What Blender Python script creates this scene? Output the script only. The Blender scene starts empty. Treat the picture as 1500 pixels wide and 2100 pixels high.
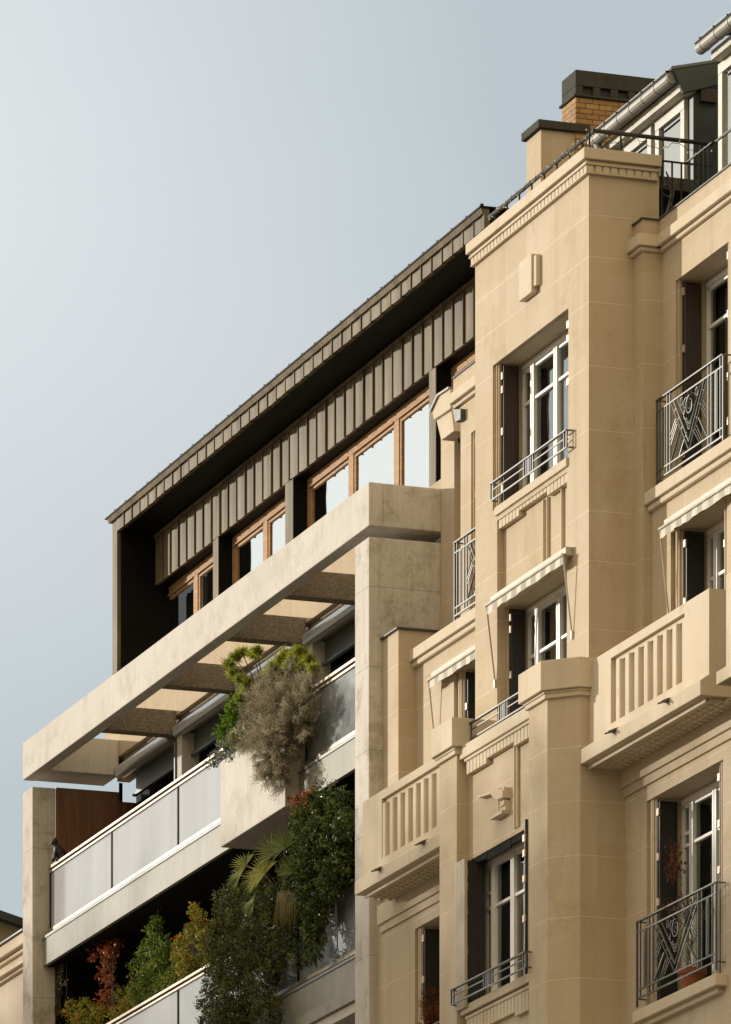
import bpy, bmesh, math, random
from mathutils import Vector, Matrix
random.seed(7)
D = bpy.data
COL = bpy.context.scene.collection
R = math.radians
# ------------------------------------------------------------------ camera
F, XC, YH, TH, CZ = 13480.0, 750.0, 4580.0, R(19.41), 1.6     # focal (px), centre, horizon, facade angle, eye height
ct, st = math.cos(TH), math.sin(TH)
cam = D.cameras.new('camera'); co = D.objects.new('camera', cam); COL.objects.link(co)
cam.sensor_width = 36; cam.lens = 36*F/2100; cam.shift_y = (YH-1050)/2100
cam.clip_start = 0.5; cam.clip_end = 3000
co.location = (0, 0, CZ)
co.rotation_euler = Vector((-ct, st, 0)).to_track_quat('-Z', 'Y').to_euler()
bpy.context.scene.camera = co
# survey helpers: a point seen at (px,py) of the photo, on the vertical plane Y
def ray(px):
    u = (px-XC)/F; return (-ct+st*u, st+ct*u)
def X(px, Y): dx, dy = ray(px); return Y/dy*dx
def Yo(px, x): dx, dy = ray(px); return x/dx*dy
def Z(px, py, Y): dx, dy = ray(px); return CZ+Y/dy*(YH-py)/F
# ------------------------------------------------------------------ world, sun, exposure
SUN_AZ, SUN_EL = R(48.5), R(10.0)
sd = Vector((-math.sin(SUN_AZ)*math.cos(SUN_EL), -math.cos(SUN_AZ)*math.cos(SUN_EL), math.sin(SUN_EL)))
w = D.worlds.new('World'); bpy.context.scene.world = w; w.use_nodes = True
nt = w.node_tree; nt.nodes.clear()
def N(nt, t, **k):
    n = nt.nodes.new(t)
    for a, v in k.items():
        if hasattr(n, a): setattr(n, a, v)
    return n
out = N(nt, 'ShaderNodeOutputWorld'); bg = N(nt, 'ShaderNodeBackground')
sky = N(nt, 'ShaderNodeTexSky', sky_type='NISHITA', sun_disc=False, sun_elevation=SUN_EL, sun_rotation=math.atan2(sd.x, sd.y) % (2*math.pi),
        altitude=60, air_density=1.0, dust_density=3.0, ozone_density=1.0)
hs = N(nt, 'ShaderNodeHueSaturation'); hs.inputs['Saturation'].default_value = 0.35
L = nt.links.new
L(sky.outputs[0], hs.inputs['Color'])
# thin bright overcast: blue-grey towards the far end of the street, one paler patch, warm fill opposite the sun, added to lift the shaded faces
tc = N(nt, 'ShaderNodeTexCoord'); sx = N(nt, 'ShaderNodeSeparateXYZ'); L(tc.outputs['Generated'], sx.inputs[0])
def wmix(fac, a, b):
    n = N(nt, 'ShaderNodeMix', data_type='RGBA')
    for i, v in ((0, fac), (6, a), (7, b)):
        if hasattr(v, 'is_output'): L(v, n.inputs[i])
        elif isinstance(v, tuple): n.inputs[i].default_value = (*v, 1)
        else: n.inputs[i].default_value = v
    return n.outputs[2]
def wrng(s, a, b, c, d, smooth=True):
    n = N(nt, 'ShaderNodeMapRange', interpolation_type='SMOOTHSTEP' if smooth else 'LINEAR'); L(s, n.inputs[0])
    for i, v in enumerate((a, b, c, d)): n.inputs[i+1].default_value = v
    return n.outputs[0]
SKY_K = 0.12
VEIL = tuple(v/SKY_K for v in (.262, .299, .320)); PALE = tuple(v/SKY_K for v in (.415, .432, .440)); WARM = tuple(v/SKY_K for v in (.60, .475, .29)); GLOW = tuple(v/SKY_K for v in (.58, .58, .55))
pdx, pdy = ray(-250); pd = Vector((pdx, pdy, (YH-350)/F)).normalized()
dt = N(nt, 'ShaderNodeVectorMath', operation='DOT_PRODUCT'); L(tc.outputs['Generated'], dt.inputs[0]); dt.inputs[1].default_value = pd
mp = N(nt, 'ShaderNodeMapping'); mp.inputs['Scale'].default_value = (9, 9, 14); L(tc.outputs['Generated'], mp.inputs[0])
nz = N(nt, 'ShaderNodeTexNoise'); nz.inputs['Scale'].default_value = 1.5; nz.inputs['Detail'].default_value = 4; nz.inputs['Roughness'].default_value = .45; L(mp.outputs[0], nz.inputs['Vector'])
ac = N(nt, 'ShaderNodeMath', operation='ARCCOSINE'); mi = N(nt, 'ShaderNodeMath', operation='MINIMUM'); L(dt.outputs['Value'], mi.inputs[0]); mi.inputs[1].default_value = .999999; L(mi.outputs[0], ac.inputs[0])
ad2 = N(nt, 'ShaderNodeMath', operation='MULTIPLY_ADD'); L(nz.outputs[0], ad2.inputs[0]); ad2.inputs[1].default_value = .030; L(ac.outputs[0], ad2.inputs[2])
pale = wrng(ad2.outputs[0], R(5.4)+.015, R(.6)+.015, 0, 1, False)
veil = wmix(pale, VEIL, PALE)
warm = wrng(sx.outputs[0], -.55, .65, 0, 1)
dsun = N(nt, 'ShaderNodeVectorMath', operation='DOT_PRODUCT'); L(tc.outputs['Generated'], dsun.inputs[0]); dsun.inputs[1].default_value = sd
hi = N(nt, 'ShaderNodeMix', data_type='RGBA', blend_type='MULTIPLY'); hi.inputs[0].default_value = 1; hi.inputs[6].default_value = (*WARM, 1); zup = wrng(sx.outputs[2], -.02, .5, .22, 1.45); L(zup, hi.inputs[7])
full = wmix(wrng(dsun.outputs['Value'], math.cos(R(48)), math.cos(R(14)), 0, 1), wmix(warm, veil, hi.outputs[2]), GLOW)
L(wmix(.9, hs.outputs[0], full), bg.inputs[0])
bg.inputs[1].default_value = SKY_K
L(bg.outputs[0], out.inputs[0])
sl = D.lights.new('sun', 'SUN'); sl.energy = 2.3; sl.angle = R(1.0); sl.color = (1.0, .925, .80)
so = D.objects.new('sun', sl); COL.objects.link(so); so.rotation_euler = sd.to_track_quat('Z', 'Y').to_euler(); so.location = (0, -60, 60)
vs = bpy.context.scene.view_settings
vs.view_transform = 'Standard'; vs.look = 'None'; vs.exposure = 0.92; vs.gamma = 1
# ------------------------------------------------------------------ mesh helpers
class MB:
    def __init__(s): s.v = []; s.f = []; s.t = []
    def quad(s, *p):
        i = len(s.v); s.v += [tuple(q) for q in p]; s.f.append(tuple(range(i, i+len(p)))); return s
    def box(s, x0, x1, y0, y1, z0, z1):
        x0, x1 = min(x0, x1), max(x0, x1); i = len(s.v)
        s.v += [(x, y, z) for z in (z0, z1) for y in (y0, y1) for x in (x0, x1)]
        for f in ((0, 2, 3, 1), (4, 5, 7, 6), (0, 1, 5, 4), (2, 6, 7, 3), (0, 4, 6, 2), (1, 3, 7, 5)): s.f.append(tuple(i+k for k in f))
        return s
    def prism(s, pts, axis, a, b):           # polygon extruded along an axis; pts in the other two coordinates
        n = len(pts); i = len(s.v)
        def mk(p, t): return {'x': (t, p[0], p[1]), 'y': (p[0], t, p[1]), 'z': (p[0], p[1], t)}[axis]
        s.v += [mk(p, a) for p in pts]+[mk(p, b) for p in pts]
        s.f.append(tuple(range(i, i+n))); s.f.append(tuple(range(i+2*n-1, i+n-1, -1)))
        for k in range(n): s.f.append((i+k, i+(k+1) % n, i+n+(k+1) % n, i+n+k))
        return s
    def tube(s, pts, r, n=8, r2=None):
        pts = [Vector(p) for p in pts]; rings = []
        for k, p in enumerate(pts):
            d = (pts[min(k+1, len(pts)-1)]-pts[max(k-1, 0)]).normalized()
            a = d.orthogonal().normalized() if k == 0 else (a-d*a.dot(d)).normalized()
            b = d.cross(a); rr = r if r2 is None else r+(r2-r)*k/max(1, len(pts)-1)
            rings.append(len(s.v))
            s.v += [tuple(p+(a*math.cos(t)+b*math.sin(t))*rr) for t in (2*math.pi*j/n for j in range(n))]
        for q in range(len(rings)-1):
            for j in range(n): s.f.append((rings[q]+j, rings[q]+(j+1) % n, rings[q+1]+(j+1) % n, rings[q+1]+j))
        s.f.append(tuple(rings[0]+j for j in range(n-1, -1, -1))); s.f.append(tuple(rings[-1]+j for j in range(n)))
        return s
    def bar(s, p, q, wx, wy=None):           # flat square bar
        return s.tube([p, q], wx*.72, 4)
    def lathe(s, c, prof, n=20):
        i = len(s.v)
        for r, z in prof: s.v += [(c[0]+r*math.cos(2*math.pi*j/n), c[1]+r*math.sin(2*math.pi*j/n), c[2]+z) for j in range(n)]
        for k in range(len(prof)-1):
            for j in range(n): s.f.append((i+k*n+j, i+k*n+(j+1) % n, i+(k+1)*n+(j+1) % n, i+(k+1)*n+j))
        return s
    def build(s, name, mat, parent=None, bevel=0, smooth=False, remesh=0):
        me = D.meshes.new(name); me.from_pydata(s.v, [], s.f); 
        bm = bmesh.new(); bm.from_mesh(me); bmesh.ops.recalc_face_normals(bm, faces=bm.faces) if not s.t else None; bm.to_mesh(me); bm.free()
        if name == 'pane' and len(me.polygons) == 1 and me.polygons[0].normal.y > 0: me.flip_normals()
        if s.t:
            at = me.attributes.new('tint', 'FLOAT', 'FACE'); at.data.foreach_set('value', s.t)
        o = D.objects.new(name, me); COL.objects.link(o); me.materials.append(mat)
        if parent: put(o, parent)
        if remesh:
            m = o.modifiers.new('remesh', 'REMESH'); m.mode = 'VOXEL'; m.voxel_size = remesh; m.use_smooth_shade = True
        if bevel:
            m = o.modifiers.new('bevel', 'BEVEL'); m.width = bevel; m.segments = 2; m.limit_method = 'ANGLE'; m.angle_limit = R(50)
        if smooth:
            for p in me.polygons: p.use_smooth = True
        return o
def base_of(o):
    v = Vector((0, 0, 0))
    while o: v += o.location; o = o.parent
    return v
def put(o, parent):
    o.parent = parent; o.location = Vector(o.location)-base_of(parent)
def tag(o, label, cat, group=None, kind=None):
    if label: o['label'] = label
    if cat: o['category'] = cat
    if group: o['group'] = group
    if kind: o['kind'] = kind
    return o
def thing(name, label, cat, loc, group=None):
    o = D.objects.new(name, None); COL.objects.link(o); o.location = loc; o.empty_display_size = .2
    return tag(o, label, cat, group)
# ------------------------------------------------------------------ materials
def newmat(name):
    m = D.materials.new(name); m.use_nodes = True; t = m.node_tree; t.nodes.clear()
    o = N(t, 'ShaderNodeOutputMaterial'); b = N(t, 'ShaderNodeBsdfPrincipled'); t.links.new(b.outputs[0], o.inputs[0])
    return m, t, b, o
def rgb(t, c): n = N(t, 'ShaderNodeRGB'); n.outputs[0].default_value = (*c, 1); return n.outputs[0]
def mixc(t, fac, a, b, mode='MIX'):
    n = N(t, 'ShaderNodeMix', data_type='RGBA', blend_type=mode)
    for s, v in ((0, fac), (6, a), (7, b)):
        if hasattr(v, 'is_output'): t.links.new(v, n.inputs[s])
        elif isinstance(v, tuple): n.inputs[s].default_value = (*v, 1)
        else: n.inputs[s].default_value = v
    return n.outputs[2]
def noise(t, scale, vec=None, detail=4, rough=.6, stretch=None):
    n = N(t, 'ShaderNodeTexNoise'); n.inputs['Scale'].default_value = scale; n.inputs['Detail'].default_value = detail; n.inputs['Roughness'].default_value = rough
    g = N(t, 'ShaderNodeNewGeometry').outputs['Position'] if vec is None else vec
    if stretch:
        mp = N(t, 'ShaderNodeMapping'); mp.inputs['Scale'].default_value = stretch; t.links.new(g, mp.inputs[0]); g = mp.outputs[0]
    t.links.new(g, n.inputs['Vector']); return n.outputs[0]
def rng(t, s, a, b, c=0.0, d=1.0):
    n = N(t, 'ShaderNodeMapRange'); t.links.new(s, n.inputs[0])
    for i, v in enumerate((a, b, c, d)): n.inputs[i+1].default_value = v
    return n.outputs[0]
def bump(t, b, h, strength, dist):
    n = N(t, 'ShaderNodeBump'); n.inputs['Strength'].default_value = strength; n.inputs['Distance'].default_value = dist
    t.links.new(h, n.inputs['Height']); t.links.new(n.outputs[0], b.inputs['Normal'])
def mathn(t, op, a, b=None):
    n = N(t, 'ShaderNodeMath', operation=op)
    for i, v in enumerate((a, b)):
        if v is None: continue
        if hasattr(v, 'is_output'): t.links.new(v, n.inputs[i])
        else: n.inputs[i].default_value = v
    return n.outputs[0]
def zramp(t, src, levels, width, lo, hi):    # 1 on thin bands at the given levels
    acc = None
    for z in levels:
        n = N(t, 'ShaderNodeMath', operation='COMPARE'); t.links.new(src, n.inputs[0]); n.inputs[1].default_value = z; n.inputs[2].default_value = width/2
        acc = n.outputs[0] if acc is None else mathn(t, 'ADD', acc, n.outputs[0])
    return acc
def stone(name, levels=(), col=(.525, .442, .334), wjoint=.010, vert=True):
    m, t, b, o = newmat(name)
    g = N(t, 'ShaderNodeNewGeometry'); sp = N(t, 'ShaderNodeSeparateXYZ'); t.links.new(g.outputs['Position'], sp.inputs[0])
    c = rgb(t, col)
    if vert:                                  # ashlar blocks, each a little different, fine vertical joints
        cx = mathn(t, 'ADD', sp.outputs[0], sp.outputs[1]); cm = N(t, 'ShaderNodeCombineXYZ'); t.links.new(cx, cm.inputs[0]); t.links.new(sp.outputs[2], cm.inputs[1])
        k = N(t, 'ShaderNodeTexBrick'); t.links.new(cm.outputs[0], k.inputs['Vector'])
        k.inputs['Color1'].default_value = (.0, 0, 0, 1); k.inputs['Color2'].default_value = (1, 1, 1, 1); k.inputs['Mortar'].default_value = (.5, .5, .5, 1)
        k.inputs['Scale'].default_value = 1; k.inputs['Brick Width'].default_value = .92; k.inputs['Row Height'].default_value = .755; k.inputs['Mortar Size'].default_value = .004
        c = mixc(t, rng(t, k.outputs[0], 0, 1, 0, .6), c, tuple(v*f for v, f in zip(col, (.86, .81, .72)))); c = mixc(t, mathn(t, 'MULTIPLY', k.outputs[1], .22), c, (.70, .60, .46))
    n1 = noise(t, .55, detail=5); c = mixc(t, rng(t, n1, .38, .66, 0, .55), c, tuple(v*f for v, f in zip(col, (.90, .84, .72))))
    n2 = noise(t, 2.3, detail=6, rough=.7); c = mixc(t, rng(t, n2, .5, .8, 0, .5), c, tuple(min(1, v*f) for v, f in zip(col, (1.14, 1.17, 1.25))))
    n3 = noise(t, 1.0, detail=4, stretch=(3.2, 3.2, .28)); c = mixc(t, rng(t, n3, .52, .75, 0, .5), c, tuple(v*f for v, f in zip(col, (.76, .68, .55))))
    n6 = noise(t, 1.3, detail=8, rough=.75); c = mixc(t, rng(t, n6, .57, .62, 0, .34), c, tuple(v*f for v, f in zip(col, (.74, .66, .52))))
    n4 = noise(t, 60, detail=2); c = mixc(t, rng(t, n4, .66, .74, 0, .30), c, tuple(v*.55 for v in col))
    if levels:
        c = mixc(t, mathn(t, 'MULTIPLY', zramp(t, sp.outputs[2], levels, wjoint, 10, 30), rng(t, n2, .25, .55, .2, .8)), c, (.68, .58, .44))
    t.links.new(c, b.inputs['Base Color']); b.inputs['Roughness'].default_value = .9; b.inputs['Specular IOR Level'].default_value = .25
    n5 = noise(t, 24, detail=6, rough=.7); h = mathn(t, 'ADD', mathn(t, 'MULTIPLY', n5, .5), n2); bump(t, b, h, .55, .014)
    return m
def concrete(name, col=(.60, .572, .53), agg=0, stain=.7, zj=()):
    m, t, b, o = newmat(name); c = rgb(t, col)
    n1 = noise(t, .8, detail=6, rough=.65); c = mixc(t, rng(t, n1, .35, .7, 0, .5), c, tuple(v*f for v, f in zip(col, (.82, .78, .72))))
    n2 = noise(t, 1.0, detail=5, rough=.7, stretch=(16, 16, .9)); c = mixc(t, rng(t, n2, .48, .74, 0, .35+.3*stain), c, tuple(v*f for v, f in zip(col, (.66, .62, .55))))
    n7 = noise(t, 1.7, detail=9, rough=.78); c = mixc(t, rng(t, n7, .50, .64, 0, .75*stain), c, tuple(v*f for v, f in zip(col, (.42, .37, .28))))
    n3 = noise(t, 9, detail=5, rough=.7); c = mixc(t, rng(t, n3, .6, .75, 0, .35), c, tuple(min(1, v*1.25) for v in col))
    n4 = noise(t, 75, detail=3, rough=.6); c = mixc(t, rng(t, n4, .52, .68, 0, .45 if not agg else .85), c, tuple(v*.45 for v in col))
    if agg:
        vo = N(t, 'ShaderNodeTexVoronoi'); vo.inputs['Scale'].default_value = 62; g = N(t, 'ShaderNodeNewGeometry'); t.links.new(g.outputs['Position'], vo.inputs['Vector'])
        sx = N(t, 'ShaderNodeSeparateColor'); t.links.new(vo.outputs['Color'], sx.inputs[0])
        c = mixc(t, rng(t, sx.outputs[0], 0, 1, 0, .75), c, tuple(v*.5 for v in col)); c = mixc(t, rng(t, sx.outputs[1], .8, .9, 0, .6), c, tuple(min(1, v*1.35) for v in col))
        bump(t, b, vo.outputs[0], .8, .02)
    else: bump(t, b, mathn(t, 'ADD', mathn(t, 'MULTIPLY', n4, .35), n3), .3, .012)
    if zj:
        g = N(t, 'ShaderNodeNewGeometry'); sp = N(t, 'ShaderNodeSeparateXYZ'); t.links.new(g.outputs['Position'], sp.inputs[0])
        c = mixc(t, mathn(t, 'MULTIPLY', zramp(t, sp.outputs[2], zj, .012, 10, 30), .6), c, tuple(v*.4 for v in col))
    t.links.new(c, b.inputs['Base Color']); b.inputs['Roughness'].default_value = .92; b.inputs['Specular IOR Level'].default_value = .2
    return m
def plain(name, col, rough=.5, metal=0, var=.25, sc=3, spec=.5, bmp=.1, stretch=None):
    m, t, b, o = newmat(name); n = noise(t, sc, detail=5, stretch=stretch); c = mixc(t, rng(t, n, .3, .75, 0, 1), tuple(v*(1-var) for v in col), tuple(min(1, v*(1+var*.6)) for v in col))
    t.links.new(c, b.inputs['Base Color']); b.inputs['Roughness'].default_value = rough; b.inputs['Metallic'].default_value = metal; b.inputs['Specular IOR Level'].default_value = spec
    if bmp: bump(t, b, noise(t, sc*6, detail=4), bmp, .01)
    return m
def glassmat(name, tint=(.55, .6, .58), base=.17, rough=.02, k=.75):
    m, t, b, o = newmat(name); t.nodes.remove(b)
    tr = N(t, 'ShaderNodeBsdfTransparent'); tr.inputs[0].default_value = (*tint, 1)
    gl = N(t, 'ShaderNodeBsdfGlossy'); gl.inputs['Roughness'].default_value = rough; gl.inputs[0].default_value = (.9, .95, .97, 1)
    fr = N(t, 'ShaderNodeFresnel'); fr.inputs[0].default_value = 1.5
    f = mathn(t, 'ADD', mathn(t, 'MULTIPLY', fr.outputs[0], k), base); ms = N(t, 'ShaderNodeMixShader'); t.links.new(f, ms.inputs[0]); t.links.new(tr.outputs[0], ms.inputs[1]); t.links.new(gl.outputs[0], ms.inputs[2]); t.links.new(ms.outputs[0], o.inputs[0])
    n = noise(t, .9, detail=2); bp = N(t, 'ShaderNodeBump'); bp.inputs['Strength'].default_value = .12; bp.inputs['Distance'].default_value = .05; t.links.new(n, bp.inputs['Height']); t.links.new(bp.outputs[0], gl.inputs['Normal'])
    return m
def leafmat(name, cols, rough=.5, trans=.35):
    m, t, b, o = newmat(name); a = N(t, 'ShaderNodeAttribute', attribute_name='tint'); r = N(t, 'ShaderNodeValToRGB'); e = r.color_ramp
    while len(e.elements) < len(cols): e.elements.new(.5)
    for i, c in enumerate(cols): e.elements[i].position = i/(len(cols)-1) if len(cols) > 1 else 0; e.elements[i].color = (*c, 1)
    t.links.new(a.outputs['Fac'], r.inputs[0]); t.links.new(r.outputs[0], b.inputs['Base Color']); b.inputs['Roughness'].default_value = rough; b.inputs['Specular IOR Level'].default_value = .22
    if trans:
        tl = N(t, 'ShaderNodeBsdfTranslucent'); t.links.new(r.outputs[0], tl.inputs[0]); ms = N(t, 'ShaderNodeMixShader'); ms.inputs[0].default_value = trans
        t.links.new(b.outputs[0], ms.inputs[1]); t.links.new(tl.outputs[0], ms.inputs[2]); t.links.new(ms.outputs[0], o.inputs[0])
    return m
T, PL, M1, M2, M3, B = 28.5, 29.074, 29.318, 29.186, 28.877, 28.0     # facade planes of the stone building
CX = -74.83                                                            # its axis of symmetry
LV = [Z(1208, y, T) for y in (439, 525, 618, 749, 880, 1046, 1149, 1289)]+[Z(1123, y, B) for y in (1537, 1648, 1759, 1885, 2011)]
STONE = stone('limestone_ashlar', LV)
TRIM = stone('limestone_trim', (), (.59, .51, .40), vert=False)
SIDE = STONE
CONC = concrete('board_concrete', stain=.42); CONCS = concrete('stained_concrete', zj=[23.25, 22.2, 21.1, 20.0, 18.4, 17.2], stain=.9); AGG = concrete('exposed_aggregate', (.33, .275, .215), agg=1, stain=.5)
CONCW = concrete('weathered_concrete', (.56, .525, .475), stain=1.0, zj=[22.9, 20.6])  # weathering, its stain deepened to stand in for shade on the pier's side
BEIGE = concrete('beige_render', (.50, .40, .28), stain=.25)
ZINC = plain('dark_zinc', (.170, .134, .082), .5, 0, .5, 1.8, .07, .25, stretch=(2.2, 1, .5)); ZDARK = plain('black_shade_zinc', (.009, .009, .0075), .6, 0, .3, 2, .1)  # black metal trim; also paints the shade on attic soffit and cheeks
GZINC = plain('grey_zinc', (.12, .135, .135), .45, .5, .35, 3); LEAD = plain('lead_flashing', (.10, .10, .095), .55, .5, .4, 8, bmp=.4)
GUT = plain('zinc_gutter', (.27, .26, .225), .6, .1, .25, 4)
SLATE = plain('grey_cheek_zinc', (.040, .052, .055), .5, .2, .25, 3)
WHITE = plain('white_paint', (.74, .73, .70), .45, 0, .08, 5, bmp=.05)
BROWN = plain('brown_shutter', (.040, .022, .014), .42, 0, .35, 6, stretch=(8, 8, .6)); BLACK = plain('dark_shutter', (.018, .017, .015), .5, 0, .3, 6)
IRON = plain('wrought_iron', (.085, .09, .082), .42, .1, .25, 8); HINGE = plain('hinge_plate', (.42, .34, .27), .4, .3, .2, 20)
WOOD = plain('larch_frame', (.42, .245, .12), .65, 0, .3, 5, .15, stretch=(1, 1, 5)); PANEL = plain('stained_wood', (.16, .07, .028), .5, 0, .45, 3, stretch=(6, 6, .5))
DARK = plain('dark_room', (.008, .0075, .006), .8, 0, .2, 1, .1, 0); ROOM = plain('room_wall', (.06, .055, .045), .9, 0, .3, 1, .1, 0)  # near-black stands in for shade in interiors and under balconies
CURT = plain('net_curtain', (.66, .66, .63), .9, 0, .12, 9, .1, .3, stretch=(6, 6, .2))
PANE = glassmat('window_glass'); SKYPANE = glassmat('mirror_glass', (.55, .57, .53), .58, .03)
ALU = plain('bronze_aluminium', (.50, .42, .32), .3, .7, .2, 8); TUBE = plain('satin_aluminium', (.50, .54, .56), .3, .55, .12, 3); GREYM = plain('grey_paint', (.10, .115, .115), .45, .2, .2, 5)
LAMP = plain('clear_bulb', (.75, .62, .42), .3, 0, .1, 5)
def frosted():
    m, t, b, o = newmat('frosted_glass'); n = noise(t, .8, detail=4, stretch=(2.2, 1, .06)); n9 = noise(t, 1.2, detail=5); c = mixc(t, rng(t, n, .42, .68, 0, 1), (.33, .34, .355), (.385, .39, .395)); c = mixc(t, rng(t, n9, .5, .75, 0, .5), c, (.26, .275, .285))
    t.links.new(c, b.inputs['Base Color']); b.inputs['Roughness'].default_value = .12; b.inputs['Specular IOR Level'].default_value = .55; return m
FROST = frosted()
def ribbed():
    m, t, b, o = newmat('ribbed_sheet'); g = N(t, 'ShaderNodeNewGeometry'); wv = N(t, 'ShaderNodeTexWave', wave_type='BANDS', bands_direction='Z'); wv.inputs['Scale'].default_value = 14.0; wv.inputs['Distortion'].default_value = 0
    t.links.new(g.outputs['Position'], wv.inputs['Vector']); n = noise(t, 1.0, detail=4, stretch=(4, 1, .4))
    c = mixc(t, rng(t, n, .35, .7), (.24, .235, .195), (.31, .30, .25)); c = mixc(t, rng(t, wv.outputs[1], 0, 1, .18, 0), c, (.12, .11, .09)); t.links.new(c, b.inputs['Base Color'])
    b.inputs['Roughness'].default_value = .5; b.inputs['Metallic'].default_value = 0; bump(t, b, wv.outputs[1], .5, .006); return m
RIB = ribbed(); CAPG = plain('grey_capping', (.20, .215, .21), .5, 0, .2, 6)
def stripes():
    m, t, b, o = newmat('striped_canvas'); g = N(t, 'ShaderNodeNewGeometry'); wv = N(t, 'ShaderNodeTexWave', wave_type='BANDS', bands_direction='X'); wv.inputs['Scale'].default_value = .95
    t.links.new(g.outputs['Position'], wv.inputs['Vector']); r = rng(t, wv.outputs[1], .45, .55); c = mixc(t, r, (.40, .375, .32), (.62, .58, .50)); t.links.new(c, b.inputs['Base Color']); b.inputs['Roughness'].default_value = .9; return m
STRIPE = stripes()
def brick():
    m, t, b, o = newmat('yellow_brick'); g = N(t, 'ShaderNodeNewGeometry'); sp = N(t, 'ShaderNodeSeparateXYZ'); t.links.new(g.outputs['Position'], sp.inputs[0]); cm = N(t, 'ShaderNodeCombineXYZ')
    t.links.new(mathn(t, 'ADD', sp.outputs[0], sp.outputs[1]), cm.inputs[0]); t.links.new(sp.outputs[2], cm.inputs[1]); k = N(t, 'ShaderNodeTexBrick'); t.links.new(cm.outputs[0], k.inputs['Vector'])
    for s, c in (('Color1', (.40, .235, .085)), ('Color2', (.25, .125, .042)), ('Mortar', (.035, .028, .022))): k.inputs[s].default_value = (*c, 1)
    k.inputs['Scale'].default_value = 1; k.inputs['Brick Width'].default_value = .19; k.inputs['Row Height'].default_value = .069; k.inputs['Mortar Size'].default_value = .007; k.inputs['Bias'].default_value = -.1
    c = mixc(t, rng(t, noise(t, 9), .4, .7, 0, .4), k.outputs[0], (.44, .27, .12)); t.links.new(c, b.inputs['Base Color']); b.inputs['Roughness'].default_value = .85; bump(t, b, k.outputs[1], -.5, .01); return m
BRICK = brick()
# ------------------------------------------------------------------ the ground
def sheet(name, x0, x1, y0, y1, z, mat):
    o = MB().quad((x0, y0, z), (x1, y0, z), (x1, y1, z), (x0, y1, z)).build(name, mat); tag(o, None, None, kind='structure'); return o
sheet('ground', -1500, 1500, -1500, 1500, -.02, plain('dry_earth', (.26, .21, .14), .9))
sheet('road', -400, 400, 3, 22, 0.0, plain('asphalt', (.07, .068, .065), .9))
pv = MB().box(-400, 400, 22, 28.4, .004, .14).build('pavement', plain('pavement_stone', (.33, .29, .22), .9)); tag(pv, None, None, kind='structure')
# ------------------------------------------------------------------ STONE BUILDING
SB = thing('apartment_building', 'cream limestone apartment building with a projecting tower bay and two stone balconies', 'building', (CX, 30, 0))
TX0, TX1 = X(975, T), X(1208, T)
def wall(mb, x0, x1, z0, z1, y, ops=(), f=lambda v: v):
    xs = sorted({x0, x1, *[v for o in ops for v in o[:2]]}); zs = sorted({z0, z1, *[v for o in ops for v in o[2:4]]})
    xs = [v for v in xs if x0 <= v <= x1]; zs = [v for v in zs if z0 <= v <= z1]
    for a, b in zip(xs, xs[1:]):
        for c, d in zip(zs, zs[1:]):
            mx_, mz = (a+b)/2, (c+d)/2
            if any(o[0] < mx_ < o[1] and o[2] < mz < o[3] for o in ops): continue
            mb.quad((f(a), y, c), (f(b), y, c), (f(b), y, d), (f(a), y, d))
    for a, b, c, d, e in ops:                                          # reveals
        if e <= 0: continue
        mb.quad((f(a), y, c), (f(a), y+e, c), (f(a), y+e, d), (f(a), y, d)); mb.quad((f(b), y, c), (f(b), y+e, c), (f(b), y+e, d), (f(b), y, d))
        mb.quad((f(a), y, d), (f(b), y, d), (f(b), y+e, d), (f(a), y+e, d)); mb.quad((f(a), y, c), (f(b), y, c), (f(b), y+e, c), (f(a), y+e, c))
def jambs(mb, x0, x1, z0, z1, y, depth, f=lambda v: v, w=.10, s=.045):
    """stepped reveal: a set-back strip on both jambs, then the deep reveal with lintel and sill; returns the clear opening"""
    a, b = x0+w, x1-w; y1 = y+s
    for p, q in ((x0, a), (b, x1)): mb.quad((f(p), y1, z0), (f(q), y1, z0), (f(q), y1, z1), (f(p), y1, z1))
    m1 = x0+w*.55
    mb.box(f(x0+.045), f(x0+.062), y1-.018, y1+.001, z0, z1-.001); mb.box(f(x1-.062), f(x1-.045), y1-.018, y1+.001, z0, z1-.001)
    wy = y+depth
    for p in (a, b): mb.quad((f(p), y1, z0), (f(p), wy, z0), (f(p), wy, z1), (f(p), y1, z1))
    mb.quad((f(a), y1, z1), (f(b), y1, z1), (f(b), wy, z1), (f(a), wy, z1)); mb.quad((f(a), y1, z0), (f(b), y1, z0), (f(b), wy, z0), (f(a), wy, z0))
    return a, b
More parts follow.
